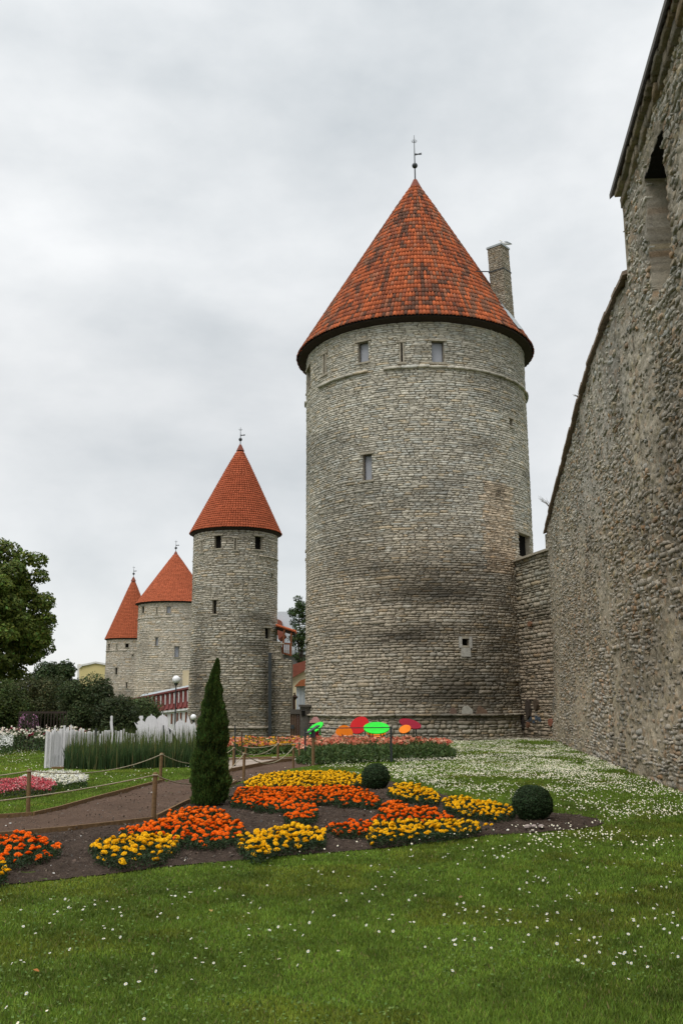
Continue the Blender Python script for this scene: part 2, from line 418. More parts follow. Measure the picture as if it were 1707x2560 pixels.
def cone_tiles(C, Rr, ze, za, tw, rows, colf, mats, seed, band=6, skew=0.0, lift=.04, arc=.062):
    rg = np.random.default_rng(seed)
    Ls = math.hypot(Rr, za - ze); nr = (za - ze) / Ls; nz = Rr / Ls
    Vs = []; Cs = []; k0 = 0; nn = 0; off = 0
    for i in range(rows):
        t = i / rows; rr = Rr * (1 - t)
        if rr < .32: break
        if i % band == 0: nn = max(10, int(round(2 * PI * rr * (1 - .5 * band / rows / max(.12, 1 - t)) / tw))); off = rg.random()
        n = nn; a0 = (np.arange(n) + off) * 2 * PI / n; da = 2 * PI / n
        k = np.linspace(-.5, .5, 5); h = arc * np.cos(k * PI) * min(1, rr / 1.2 + .3)
        ang = a0[:, None] + k[None] * da
        jit = (rg.random(n) - .5)[:, None] * .012
        def ring(tt, dh):
            r = Rr * (1 - tt); zz = ze + (za - ze) * tt
            R_ = r + (h[None] + dh + jit) * nr; Z_ = zz + (h[None] + dh + jit) * nz
            return np.stack([C[0] + skew * tt + R_ * np.cos(ang), C[1] + R_ * np.sin(ang), Z_ + 0 * ang], -1)
        t1 = min(1, t + 1.12 / rows); tj = t - .0 + (rg.random(n)[:, None] - .5) * .12 / rows
        V = np.concatenate([ring(tj, lift - .022), ring(tj, lift), ring(t1, .0)], 1)
        Vs.append(V.reshape(-1, 3)); c = colf(a0 % (2 * PI), t, rg, n); Cs.append(np.repeat(c, 15, axis=0)); k0 += n
    V = np.concatenate(Vs); base = np.arange(k0)[:, None, None] * 15
    f = np.array([(r * 5 + j, r * 5 + j + 1, (r + 1) * 5 + j + 1, (r + 1) * 5 + j) for r in (0, 1) for j in range(4)])
    F = (f[None] + base).reshape(-1, 4)
    # backing cone
    nb = len(V); m = 96; A = np.arange(m) * 2 * PI / m
    B = np.concatenate([np.stack([C[0] + (Rr - .02) * np.cos(A), C[1] + (Rr - .02) * np.sin(A), np.full(m, ze - .01)], 1), [[C[0] + skew, C[1], za - .02]]])
    F2 = np.array([(nb + i, nb + (i + 1) % m, nb + m) for i in range(m)])
    V = np.concatenate([V, B]); Cc = np.concatenate(Cs + [np.full((m + 1, 3), .03)])
    return npmesh('roof', V, [F, F2], mats, Cc)

def spire(root, C, za, ztop, s, cross=True):
    MB().lathe((C[0], C[1], za), [(s * .36, -.50 * s), (s * .1, .06), (.02, .1)], 16).build('apex_cap', M['roof_brown'], root)
    H = ztop - za
    r_ = MB().tube([(C[0], C[1], za), (C[0], C[1], za + H * .5), (C[0], C[1], ztop)], [.04 * s, .03 * s, .012 * s], 6).build('spire_rod', M['iron'], root)
    MB().ball((C[0], C[1], za + H * .33), .16 * s, 12, 8).build('spire_ball', M['iron'], r_, smooth=True)
    zf = za + H * .60; s = s * .62
    f = MB()
    P = [(0, .0), (.26, -.06), (.5, .0), (.62, -.0), (.55, -.09), (.60, -.2), (.45, -.2), (.28, -.17), (0, -.22)]
    f.prism([(C[0] + .03 + p[0] * s, C[1] - .1 * p[0], zf + p[1] * s) for p in P], (0, .012, 0))
    f.build('weather_vane', M['iron'], r_)
    if cross:
        c = MB(); zc = za + H * .86
        for k in range(4):
            a = k * PI / 4 + .2; d = Vector((math.cos(a), math.sin(a), 0)) * .27 * s; p = Vector((C[0], C[1], zc))
            c.tube([p - d + Vector((0, 0, .1 * s)), p - d * .5 - Vector((0, 0, .04)), p, p + d * .5 - Vector((0, 0, .04)), p + d + Vector((0, 0, .1 * s))], .012 * s, 4)
        c.tube([(C[0] + .22 * s * math.cos(a), C[1] + .22 * s * math.sin(a), zc) for a in np.linspace(0, 2 * PI, 17)], .010 * s, 4, cap=False)
        c.build('spire_ornament', M['iron'], r_)

class Cyl:
    def __init__(s, cx, cy, Rf): s.c = (cx, cy); s.Rf = Rf; s.R = float(Rf(8.0)); s.a0 = math.atan2(-cy, -cx)
    def P(s, u, z, d):
        a = s.a0 + u / s.R; r = s.Rf(z) + d + .035 * (fbm(u * .35 + 50, z * .35, 3) - .5)
        return np.stack([s.c[0] + r * np.cos(a), s.c[1] + r * np.sin(a), z], -1)
    def uz(s, px, py):
        d = ray(px, py); ox, oy = -s.c[0], -s.c[1]
        A = d[0] ** 2 + d[1] ** 2; B = 2 * (ox * d[0] + oy * d[1]); r = s.R
        for _ in range(3):
            Cc = ox ** 2 + oy ** 2 - r * r; D = max(B * B - 4 * A * Cc, 0); t = (-B - math.sqrt(D)) / (2 * A); z = EYE + d[2] * t; r = float(s.Rf(np.array(z)))
        x, y = ox + d[0] * t, oy + d[1] * t
        a = math.atan2(y, x) - s.a0; a = (a + PI) % (2 * PI) - PI
        return a * s.R, z
    def op(s, x0, y0, x1, y1):
        um, _ = s.uz((x0 + x1) / 2, (y0 + y1) / 2); ua, _ = s.uz(x0, (y0 + y1) / 2); ub, _ = s.uz(x1, (y0 + y1) / 2)
        _, z1 = s.uz((x0 + x1) / 2, y0); _, z0 = s.uz((x0 + x1) / 2, y1)
        return (min(ua, ub), max(ua, ub), min(z0, z1), max(z0, z1))

def build_tower(name, label, cyl, z0, ztop, hfun, lmean, ops, strings, roofR, ze, za, zs, tile, colf, tcolf, tmat, seed, group, spire_s=1.0, wgap=.011, prot=(.012, .045), arch=(), mortar='mortar', skew=0.0):
    C = cyl.c; root = thing(name, label, 'tower', (C[0], C[1], z0), group)
    U = PI * cyl.R
    S = layout(-U, U, z0, ztop, hfun, lmean, seed=seed)
    O_ = [o[0] for o in ops]
    # wavy courses: shift stone edges with a shared smooth field
    S = cut(S, O_)
    rg = np.random.default_rng(seed + 1)
    pr = rg.uniform(prot[0], prot[1], len(S)) * (1 + .25 * sstep(8, 3, S[:, 2]))
    um = (S[:, 0] + S[:, 1]) / 2; zm = (S[:, 2] + S[:, 3]) / 2
    cols = colf(um, zm, rg)
    def P(u, z, d):
        wz = .10 * (fbm(u * .30 + 9, z * .25, seed + 5, 3) - .5)
        for o in O_:   # keep the courses true next to openings
            wz = wz * (1 - np.exp(-(((u - (o[0] + o[1]) / 2) / 1.2) ** 2 + ((z - (o[2] + o[3]) / 2) / 1.4) ** 2)))
        return cyl.P(u, z + wz, d)
    V, F, Cc = stones(P, S, pr, cols, gap=wgap)
    for k, (sz, hh, pd, pres) in enumerate(strings):
        T = layout(-U, U, sz, sz + hh, lambda z: hh, .8, seed=seed + 7 + k, split=0)
        keep = fbm((T[:, 0] + T[:, 1]) * .3 + seed, T[:, 2] * 0, 4) < pres
        T = T[keep]; T[:, 2] = sz; T[:, 3] = sz + hh
        T = cut(T, O_)
        c2 = colf((T[:, 0] + T[:, 1]) / 2, T[:, 2], rg) * .92
        v2, f2, cc2 = stones(P, T, np.full(len(T), pd) * rg.uniform(.75, 1.1, len(T)), c2, gap=.004, rnd=.2)
        F = np.concatenate([F, f2 + len(V)]); V = np.concatenate([V, v2]); Cc = np.concatenate([Cc, cc2])
    w = link('wall', npmesh('wall', V, F, M['stone'], Cc), root)
    sv, sf = shell(cyl.P, np.linspace(-U, U, 121), np.arange(z0, ztop + .3, .5), O_)
    link('wall_core', npmesh('wall_core', sv, sf, M[mortar]), root)
    for o in ops: reveal(P, o[0], o[2] if len(o) > 2 else .8, root, o[1])
    rows, tw, band = tile
    link('roof', cone_tiles(C, roofR, ze, za, tw, rows, tcolf, tmat, seed + 2, band, skew), root)
    Rw = float(cyl.Rf(np.array(ze)))
    MB().lathe((C[0], C[1], 0), [(Rw + .02, ze - .16), (roofR - .06, ze - .045), (roofR - .04, ze - .01)], 72).build('eave_board', M['eave'], root)
    spire(root, (C[0] + skew, C[1]), za, zs, spire_s)
    return root, P

# ---- main tower
f0 = gp(1040, 1853); az = math.atan2(f0[0], f0[1]); D0 = math.hypot(f0[0], f0[1]) + 5.78
MC = (math.sin(az) * D0 + .34, math.cos(az) * D0)
mcyl = Cyl(MC[0], MC[1], lambda z: 5.80 - .02 * sstep(6, 17, z) + .035 * sstep(1.35, 1.0, z) + .05 * sstep(6, 0, z))
def stonecols(u, z, rg, top, low, zsplit, stains, warm=.08, seed=3, var=.085):
    n = len(u); k = sstep(zsplit - 2.5, zsplit + 2.5, z + 3 * (fbm(u * .3, z * .3, seed) - .5))[:, None]
    c = np.array(low)[None] * (1 - k) + np.array(top)[None] * k
    v = rg.normal(1, var, n); c = c * np.clip(v, .7, 1.25)[:, None]
    wv = rg.random(n) < warm; c[wv] *= np.array([1.05, .95, .82])
    gr = rg.random(n) < .22; c[gr] *= np.array([.95, 1.0, 1.06])
    # damp, lichen-darkened patches
    st = fbm(u * .22 + 11, z * .55, seed + 1, 5); c *= (1 - .28 * sstep(.54, .70, st))[:, None]
    for (uc, zc, su, sz_, a) in stains:
        g = a * np.exp(-((u - uc) / su) ** 2 - ((z - zc) / sz_) ** 2) * (.35 + 1.3 * fbm(u * .9, z * 2.2, seed + 8, 4))
        c *= np.clip(1 - g, .25, 1.6)[:, None]
    return np.clip(c, .02, .8)
def zu(px, py): return mcyl.uz(px, py)
st_main = []
for (px, py, su, sz_, a) in ((1090, 1480, 3.0, .55, .75), (960, 1420, 3.0, .35, .35), (1000, 1590, 2.6, .6, .6), (1040, 1735, 2.0, .5, .55), (1180, 1720, 2.2, 1.3, .6), (1245, 1620, 1.6, 2.4, .5), (1200, 1420, 1.6, 1.0, .4),
                         (1130, 1200, 1.6, .7, .25), (1200, 1110, 1.2, .6, .3), (1245, 1225, .5, .5, .5), (1030, 1540, 2.2, .5, -.14), (880, 1520, 2.4, 1.2, -.08), (1150, 1790, 2, .3, .3)):
    q = zu(px, py); st_main.append((q[0], q[1], su, sz_, a))
mops = [(mcyl.op(895, 855, 921, 906), 'pane'), (mcyl.op(999, 857, 1009, 906), 'slit', .5), (mcyl.op(1079, 853, 1109, 906), 'pane'), (mcyl.op(808, 886, 817, 936), 'slit', .5), (mcyl.op(768, 918, 777, 972), 'dark', .6),
        (mcyl.op(907, 1136, 929, 1201), 'pane'), (mcyl.op(1273, 1048, 1280, 1066), 'dark', .4), (mcyl.op(1296, 1336, 1323, 1393), 'dark', 1.0), (mcyl.op(1153, 1597, 1171, 1614), 'dark', .6),
        (mcyl.op(762, 1608, 770, 1676), 'door'), (mcyl.op(763, 1382, 767, 1398), 'dark', .4)]
def main_cols(u, z, rg): 
    c = stonecols(u, z, rg, (.545, .505, .42), (.465, .40, .31), 9.0, st_main, seed=3)
    pk = (np.abs(u - zu(1250, 1330)[0]) < 1.0) & (np.abs(z - zu(1250, 1320)[1]) < 2.2); c[pk] = c[pk] * np.array([1.1, .97, .86])
    return c
def old_tile(a, t, rg, n):
    p = np.array([(.54, .140, .052), (.44, .115, .046), (.30, .092, .048), (.15, .072, .048), (.25, .115, .07), (.38, .145, .08)])
    s = fbm(a * 9 + 3, t * 7 + 0 * a, 9, 4) + (rg.random(n) - .5) * .36
    i = np.select([s < .32, s < .47, s < .59, s < .70], [4, 0, 1, 2], 3)
    i = np.where(rg.random(n) < .10, 5, i)
    return p[i] * rg.uniform(.8, 1.2, n)[:, None]
def new_tile(a, t, rg, n):
    c = np.tile(np.array([(.53, .135, .062)]), (n, 1)); c *= rg.uniform(.88, 1.12, n)[:, None]
    return c * (1 - .15 * fbm(a * 4, t * 9 + 0 * a, 5)[:, None])
zstr = zu(1030, 918)[1]
zspire = at(1035, 338, MC[1])[2]; zapex = at(1038, 452, MC[1])[2]
GT = 'red-roofed round towers of the town wall'
main_root, mainP = build_tower('round_tower', 'largest stone tower with the mottled old clay tile cone roof and square chimney', mcyl, -.3, 19.9, lambda z: .102 + .026 * float(sstep(9, 3, z)) + .02 * float(sstep(1.1, .9, z)), .34, mops,
    [(zstr - .06, .13, .17, .60), (1.06, .10, .16, 2)], 6.28, 19.78, zapex, zspire, (35, .168, 5), main_cols, old_tile, M['tile_old'], 21, GT, 1.0, wgap=.0075, skew=.28)
# whitewashed patch and the arched lintel
def ring_patch(P, u0, u1, z0, z1, d, n=5):
    us = np.linspace(u0, u1, n); a = P(us, np.full(n, z0), np.full(n, d)); b = P(us, np.full(n, z1), np.full(n, d)); c = P(us, np.full(n, z0), np.full(n, -.02)); e = P(us, np.full(n, z1), np.full(n, -.02))
    mb = MB(); mb.add(list(a) + list(b) + list(c) + list(e), [(i, i + 1, n + i + 1, n + i) for i in range(n - 1)] + [(2 * n + i, 2 * n + i + 1, i + 1, i) for i in range(n - 1)] + [(n + i, n + i + 1, 3 * n + i + 1, 3 * n + i) for i in range(n - 1)] + [(0, n, 3 * n, 2 * n), (n - 1, 3 * n - 1, 4 * n - 1, 2 * n - 1)])
    return mb
o = mops[8][0]
mb = ring_patch(mainP, o[0] - .14, o[0] - .0, o[2] - .1, o[3] + .1, .085, 3)
for a in ring_patch(mainP, o[1], o[1] + .13, o[2] - .1, o[3] + .1, .085, 3), ring_patch(mainP, o[0] - .05, o[1] + .05, o[2] - .5, o[2] - .1, .075, 4):
    mb.add(a.v, a.f)
mb.build('plaster_surround', mat('pale_plaster', (.42, .40, .36), mott=[(8, .2)], bump=[(20, .02)]), main_root)
# chimney on the right flank of the roof
CY = MC[1] - 2.6; cb = at(1256, 800, CY); ct = at(1240, 622, CY); cb[0] = (cb[0] + ct[0]) / 2 - .1
S = layout(0, 3.4, cb[2] - 1.2, ct[2], lambda z: .11, .26, seed=5)
hw = .40; ca = math.radians(52)
def chP(u, z, d):
    u = np.clip(u, 0, 3.52); k = np.minimum((u // .88).astype(int), 3); s = (u - k * .88 - .44) * .91
    nx = np.cos(ca + k * PI / 2 + PI); ny = np.sin(ca + k * PI / 2 + PI)
    return np.stack([cb[0] + .25 + nx * (hw + d) - ny * s, cb[1] + ny * (hw + d) + nx * s, z], -1)
SS = []
for k in range(4):
    q = layout(0, .88, cb[2] - 1.6, ct[2] - .05, lambda z: .085, .24, seed=50 + k, split=0); q = q + np.array([k * .88, k * .88, 0, 0]); SS.append(q)
SS = np.concatenate(SS); SS[:, 0] += .001; SS[:, 1] -= .001
rg = np.random.default_rng(4)
V, F, Cc = stones(chP, SS, rg.uniform(.01, .03, len(SS)), stonecols(SS[:, 0], SS[:, 2], rg, (.34, .295, .225), (.34, .295, .225), 0, []), gap=.006)
chim = link('chimney', npmesh('chimney', V, F, M['stone'], Cc), main_root)
Rz = Matrix.Rotation(ca, 3, 'Z')
MB().box((cb[0] + .25, cb[1], (cb[2] - 1.6 + ct[2] - .06) / 2), (.79, .79, ct[2] - cb[2] + 1.5), R=Rz).build('chimney_core', M['mortar'], chim)
MB().box((cb[0] + .25, cb[1], ct[2] + .0), (.9, .9, .10), R=Rz).box((cb[0] + .25, cb[1], ct[2] + .065), (.76,.76,.03), R=Rz).build('chimney_cap', M['zinc'], chim)
zb = at(1250, 682, cb[1])[2]
MB().box((cb[0] + .25, cb[1], zb), (.88, .88, .05), R=Rz).beam((cb[0] - .3, cb[1] - .2, zb), (cb[0] - 1.5, cb[1] - .3, zb + .02), .04).build('chimney_strap', M['iron'], chim)
_pv = Vector((float(cb[0]) + .25, float(cb[1]), float(cb[2]))); chim.matrix_basis = Matrix.Translation(_pv) @ Matrix.Rotation(math.radians(-2.2), 4, 'Y') @ Matrix.Translation(-_pv)
# flashing that follows the roof slope in front of the chimney
fl = MB()
def roofpt(ang, t, h=.1):
    Ls = math.hypot(6.28, zapex - 19.78); nr = (zapex - 19.78) / Ls; nz_ = 6.28 / Ls; r = 6.28 * (1 - t) + h * nr
    return Vector((MC[0] + r * math.cos(ang), MC[1] + r * math.sin(ang), 19.78 + (zapex - 19.78) * t + h * nz_))
ac = math.atan2(cb[1] - MC[1], cb[0] + .25 - MC[0])
rc = math.hypot(cb[1] - MC[1], cb[0] + .25 - MC[0])
for i in range(8):
    t0 = .02 + i * .04; t1 = t0 + .042
    fl.add([roofpt(ac - .135, t0), roofpt(ac - .06, t0, .16), roofpt(ac - .07, t1, .16), roofpt(ac - .15, t1)], [(0, 1, 2, 3)])
fl.build('chimney_flashing', M['zinc'], chim)
# gull on the chimney
gx, gy, gz0 = cb[0] + .45, cb[1] - .1, ct[2] + .08
g = thing('gull', 'white and grey gull standing on top of the tower chimney', 'bird', (gx, gy, gz0))
gb = MB(); gb.tube([(gx - .17, gy, gz0 + .23), (gx - .12, gy, gz0 + .2), (gx - .02, gy, gz0 + .17), (gx + .12, gy, gz0 + .16), (gx + .24, gy, gz0 + .13), (gx + .34, gy, gz0 + .11)], [.03, .065, .085, .08, .045, .012], 10)
gb.tube([(gx - .10, gy, gz0 + .2), (gx - .17, gy, gz0 + .28), (gx - .19, gy, gz0 + .33), (gx - .2, gy, gz0 + .37)], [.06, .04, .05, .02], 10)
gb.build('body', M['gull_white'], g, smooth=True)
MB().tube([(gx - .05, gy - .03, gz0 + .22), (gx + .08, gy - .05, gz0 + .22), (gx + .25, gy - .03, gz0 + .16), (gx + .38, gy, gz0 + .13)], [.04, .06, .04, .01], 8).build('wing', M['gull_grey'], g, smooth=True)
MB().tube([(gx - .23, gy, gz0 + .335), (gx - .3, gy, gz0 + .315)], [.016, .005], 6).build('beak', M['gull_beak'], g)
MB().tube([(gx - .0, gy - .03, gz0), (gx, gy - .03, gz0 + .12)], .01, 5).tube([(gx, gy + .03, gz0), (gx, gy + .03, gz0 + .12)], .01, 5).build('legs', M['gull_beak'], g)
# carved fragments resting on the plinth ledge
for i, (px, w_, h_, lab) in enumerate(((1130, .34, .30, 'small dark carved stone fragment on the tower plinth ledge'), (1165, .52, .36, 'pale rounded carved stone fragment on the tower plinth ledge'), (1200, .62, .36, 'brown wedge-shaped stone fragment on the tower plinth ledge'))):
    u_, z_ = mcyl.uz(px, 1782); p = mainP(np.array([u_]), np.array([1.17]), np.array([.1]))[0]; a = mcyl.a0 + u_ / mcyl.R + PI / 2
    t_ = np.array([math.cos(a), math.sin(a)])
    prof = [[(-.5, 0), (.5, 0), (.45, .5), (.1, .9), (-.3, .75)], [(-.5, 0), (.5, 0), (.5, .45), (.3, .7), (0, 1), (-.3, .9), (-.48, .6)], [(-.5, 0), (.5, 0), (.42, .35), (-.2, 1), (-.3, .8), (-.38, .3)]][i]
    mb = MB().prism([(p[0] + t_[0] * x * w_, p[1] + t_[1] * x * w_, 1.165 + y * h_) for x, y in prof], (math.sin(a) * -.0 + .05, .16, 0))
    c_ = [(.17, .11, .085), (.42, .40, .35), (.20, .13, .09)][i]
    mb.build('carved_stone', mat('carved_stone_%d' % i, c_, mott=[(8, .2)], bump=[(20, .02)]), label=lab, cat='carved stone', group='carved fragments by the tower foot')

# ---- second tower
c2 = at(589, 1400, 65.2)
t2 = Cyl(c2[0], 65.2, lambda z: 2.86 + .12 * sstep(8, 0, z) + .09 * sstep(.35, .2, z))
t2ops = [(t2.op(537, 1339, 553, 1371), 'dark', .9), (t2.op(585, 1346, 592, 1375), 'slit', .5), (t2.op(638, 1341, 656, 1374), 'dark', .9), (t2.op(503, 1352, 508, 1381), 'slit', .4), (t2.op(532, 1500, 541, 1535), 'dark', .8),
         (t2.op(663, 1570, 676, 1597), 'dark', .8), (t2.op(678, 1434, 682, 1447), 'dark', .3)]
def uz2(px, py): return t2.uz(px, py)
st2 = []
for (px, py, su, sz_, a) in ((500, 1650, .8, 3, .45), (650, 1560, 1.5, .9, .35), (660, 1700, .5, 3, .45), (610, 1450, 1.0, .4, .25), (640, 1620, .8, .8, .3), (490, 1740, .7, 2, .5)):
    q = uz2(px, py); st2.append((q[0], q[1], su, sz_, a))
z2e = 13.12
r2, t2P = build_tower('round_tower', 'second nearest stone tower, slimmer, with a clean orange tile cone behind the conifer', t2, -1.6, z2e + .2, lambda z: .125, .38, t2ops,
    [(t2.uz(590, 1388)[1], .09, .10, .58), (t2.uz(590, 1822)[1], .10, .13, 2)], 3.10, z2e, at(602, 1114, 65.2)[2], at(604, 1068, 65.2)[2], (38, .165, 8),
    lambda u, z, rg: stonecols(u, z, rg, (.515, .465, .38), (.455, .395, .31), 5, st2, seed=30), new_tile, M['tile_new'], 61, GT, .8, wgap=.011, prot=(.012, .035), skew=.22)
# ---- third tower
c3 = at(434, 1600, 130)
t3 = Cyl(c3[0], 130, lambda z: 4.75 + .25 * sstep(10, 0, z))
t3ops = [(t3.op(355, 1516, 361, 1533), 'dark', .8), (t3.op(391, 1518, 395, 1535), 'slit', .4), (t3.op(417, 1516, 427, 1533), 'pane'), (t3.op(389, 1593, 396, 1614), 'pane'), (t3.op(437, 1616, 448, 1643), 'pane')]
z3e = 15.0
build_tower('round_tower', 'third tower with the broad orange cone roof, partly hidden by the second', t3, -2, z3e + .2, lambda z: .21, .6, t3ops,
    [(t3.uz(430, 1544)[1], .12, .10, .6)], 5.15, z3e, at(433, 1380, 130)[2], at(434, 1350, 130)[2], (38, .30, 8),
    lambda u, z, rg: stonecols(u, z, rg, (.55, .485, .395), (.53, .45, .35), 5, [], seed=40, var=.045, warm=.06), new_tile, M['tile_new'], 81, GT, 1.1, wgap=.006, prot=(.004, .016), mortar='mortar_pale')
# ---- fourth tower
c4 = at(327, 1650, 155)
t4 = Cyl(c4[0], 155, lambda z: 3.85 + .2 * sstep(10, 0, z))
t4ops = [(t4.op(271, 1610, 275, 1622), 'dark', .8), (t4.op(291, 1610, 294, 1623), 'slit', .4), (t4.op(314, 1609, 322, 1619), 'dark', .8), (t4.op(289, 1669, 294, 1686), 'dark', .8), (t4.op(331, 1636, 334, 1640), 'dark', .3), (t4.op(316, 1706, 319, 1720), 'door')]
z4e = 12.05
build_tower('round_tower', 'farthest and narrowest tower with the steep pointed orange roof', t4, -3, z4e + .2, lambda z: .21, .6, t4ops,
    [(t4.uz(300, 1627)[1], .12, .10, .6)], 4.12, z4e, at(325, 1444, 155)[2], at(326, 1415, 155)[2], (42, .32, 8),
    lambda u, z, rg: stonecols(u, z, rg, (.53, .465, .385), (.51, .435, .345), 5, [], seed=44, var=.045, warm=.06), new_tile, M['tile_new'], 91, GT, 1.2, wgap=.006, prot=(.004, .016), mortar='mortar_pale')

# ------------------------------------------------------------------ high town wall on the right (rubble relief)
wa = gp(1394, 1853); wb = gp(1707, 1979); wd = (wb - wa) / np.linalg.norm(wb - wa); wn = np.array([wd[1], -wd[0], 0.0])
if wn[0] > 0: wn = -wn     # towards the garden
def wallP(s, z, d): return np.stack([wa[0] + wd[0] * s + wn[0] * d, wa[1] + wd[1] * s + wn[1] * d, z + 0 * s], -1)
def onwall(px, py):
    r = ray(px, py); t = np.dot(wa - O, wn) / np.dot(r, wn); P_ = O + r * t; return float(np.dot(P_ - wa, wd)), float(P_[2])
TOPX = [-3, -.46, -.45, 3, 6.4, 12.2, 16.5, 20, 22.85, 22.9, 60]; TOPZ = [8.3, 8.3, 9.1, 9.55, 9.95, 10.6, 11.05, 11.05, 10.85, 12.75, 12.95]
def wtop(s): return np.interp(s, TOPX, TOPZ)
sv = np.concatenate([np.arange(-.45, 14, .07), np.arange(14, 31, .04), np.arange(31, 39, .12)])
sv = np.unique(np.concatenate([sv, [22.86, 22.9]]))
nz = 330
Sg, Tg = np.meshgrid(sv, np.linspace(0, 1, nz)); Zg = -.3 + Tg * (wtop(Sg) + .3)
cw = (fbm(Sg * 1.3, Zg * 1.3, 71, 4) - .5) * .9
x_ = Sg / .30 + cw; y_ = Zg / .17 + cw * .7 +   .6 * (fbm(Sg * 2.4, Zg * 2.4, 72, 4) - .5)
f1, f2, cid = voro(x_, y_, 5, 1.0)
f1b, f2b, cidb = voro(Sg / .13 + 40, Zg / .09, 8, .9)
big = sstep(0.0, .42, f2 - f1); sm = sstep(0.02, .3, f2b - f1b)
relief = big * (.01 + .03 * cid) + sm * .02 * (.3 + cidb)
mort = sstep(.42, .62, fbm(Sg * .5 + 7, Zg * .5, 33, 4))          # areas where render still covers the stones
relief = relief * (1 - .45 * mort) + .03 * mort
def lowrel(s, z): return .06 * (fbm(s * .12, z * .2, 34, 3) - .5) + .09 * (fbm(s * 1.4, z * 1.4, 35, 4) - .5) + .16 * sstep(3.2, 0, z)
relief += lowrel(Sg, Zg) + .075 * (fbm(Sg * 5, Zg * 7, 36, 4) - .5)
# openings: pointed embrasure with a sunken panel below, and a small slit
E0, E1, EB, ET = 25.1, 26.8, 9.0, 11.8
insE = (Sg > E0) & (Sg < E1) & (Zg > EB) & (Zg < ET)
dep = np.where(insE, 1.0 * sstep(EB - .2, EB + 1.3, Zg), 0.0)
sl = onwall(1611, 1280); ins3 = (np.abs(Sg - sl[0]) < .07) & (np.abs(Zg - sl[1]) < .33); dep = np.where(ins3, .5, dep)
relief = relief - dep
st = fbm(Sg * .35 + 3, Zg * .35, 37, 5)
k = big * .75 + .25 * sm
base = np.array([.35, .30, .225])[None, None]; mcol = np.array([.37, .335, .27])[None, None]
stc = base * (.84 + .32 * cid)[..., None]
stc = stc * np.where((cid * 7.3 % 1) < .16, 1, 0)[..., None] * np.array([1.08, .90, .78]) + stc * np.where((cid * 7.3 % 1) < .16, 0, 1)[..., None]
stc = stc * np.where((cid * 3.7 % 1) > .8, 1, 0)[..., None] * np.array([1.06, 1.02, .85]) + stc * np.where((cid * 3.7 % 1) > .8, 0, 1)[..., None]
km = np.clip(k * (1 - .35 * mort), 0, 1)[..., None]
cg = stc * km + mcol * (.72 + .28 * mort[..., None]) * (1 - km)
cg = cg * (1 - .30 * sstep(.5, .68, st))[..., None]
gl = sstep(.5, .75, fbm(Sg * .25, Zg * .4, 39, 4)) * sstep(3, 9, Zg); cg = cg * (1 - gl[..., None] * np.array([.02, -.02, -.10]))
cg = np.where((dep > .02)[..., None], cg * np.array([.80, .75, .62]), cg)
ceil_shade = (Sg > E0 + .02) & (Sg < E1) & (Zg > ET - .06) & (Zg < ET + .05); cg = np.where(ceil_shade[..., None], np.array([.012, .011, .01]), cg)  # shade under the embrasure ceiling painted in as near-black vertex colour
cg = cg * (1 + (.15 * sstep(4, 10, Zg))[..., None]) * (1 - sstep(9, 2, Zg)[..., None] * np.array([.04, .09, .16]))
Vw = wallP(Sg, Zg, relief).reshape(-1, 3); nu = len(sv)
i, j = np.meshgrid(np.arange(nu - 1), np.arange(nz - 1)); i = i.ravel(); j = j.ravel()
Fw = np.stack([j * nu + i, j * nu + i + 1, (j + 1) * nu + i + 1, (j + 1) * nu + i], 1)
if wn[0] < 0: Fw = Fw[:, ::-1]
SW = layout(-.45, 39, -.25, 13.0, lambda z: .098, .25, seed=401, wob=0, split=.25)
rgw = np.random.default_rng(402); sm_ = (SW[:, 0] + SW[:, 1]) / 2; zm_ = (SW[:, 2] + SW[:, 3]) / 2
tilt_ = .5 * (fbm(sm_ * .25, zm_ * .25, 403, 3) - .5)
def slz(s_, z_): return z_ + .55 * (fbm(s_ * .22, z_ * .3, 404, 3) - .5) + .10 * (fbm(s_ * 1.6, z_ * 1.6, 405, 2) - .5)
zr_ = slz(sm_, zm_)
keepw = (zr_ < wtop(sm_) - .1) & (zr_ > -.2) & ~((sm_ > E0 - .1) & (sm_ < E1 + .1) & (zr_ > EB + .1) & (zr_ < ET + .08)) & ~((np.abs(sm_ - onwall(1611, 1280)[0]) < .16) & (np.abs(zr_ - onwall(1611, 1280)[1]) < .4))
keepw &= rgw.random(len(SW)) > .10 + .5 * sstep(.50, .66, fbm(sm_ * .5 + 7, zm_ * .5, 33, 4))
SW = SW[keepw]; sm_ = sm_[keepw]; zm_ = zm_[keepw]
prw = rgw.uniform(.015, .08, len(SW))
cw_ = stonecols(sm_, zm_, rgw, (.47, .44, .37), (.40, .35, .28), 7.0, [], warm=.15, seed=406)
brn = rgw.random(len(SW)) < .07; cw_[brn] *= np.array([1.0, .80, .66])
def wallS(u, z, d): return wallP(u, slz(u, z), d + np.where(d > -.03, lowrel(u, slz(u, z)), lowrel(u, slz(u, z)) - .02))
Vq, Fq_, Cq = stones(wallS, SW, prw, cw_, gap=.008, rnd=.22, rough=.022, back=-.06)
wall = thing('town_wall', 'tall rough rubble town wall rising along the right side of the lawn', 'wall', tuple(wallP(np.array(15.), np.array(0.), np.array(0.))))
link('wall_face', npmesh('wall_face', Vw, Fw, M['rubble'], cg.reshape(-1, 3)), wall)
link('set_stones', npmesh('set_stones', Vq, Fq_[:, ::-1], M['rubble'], Cq), wall)
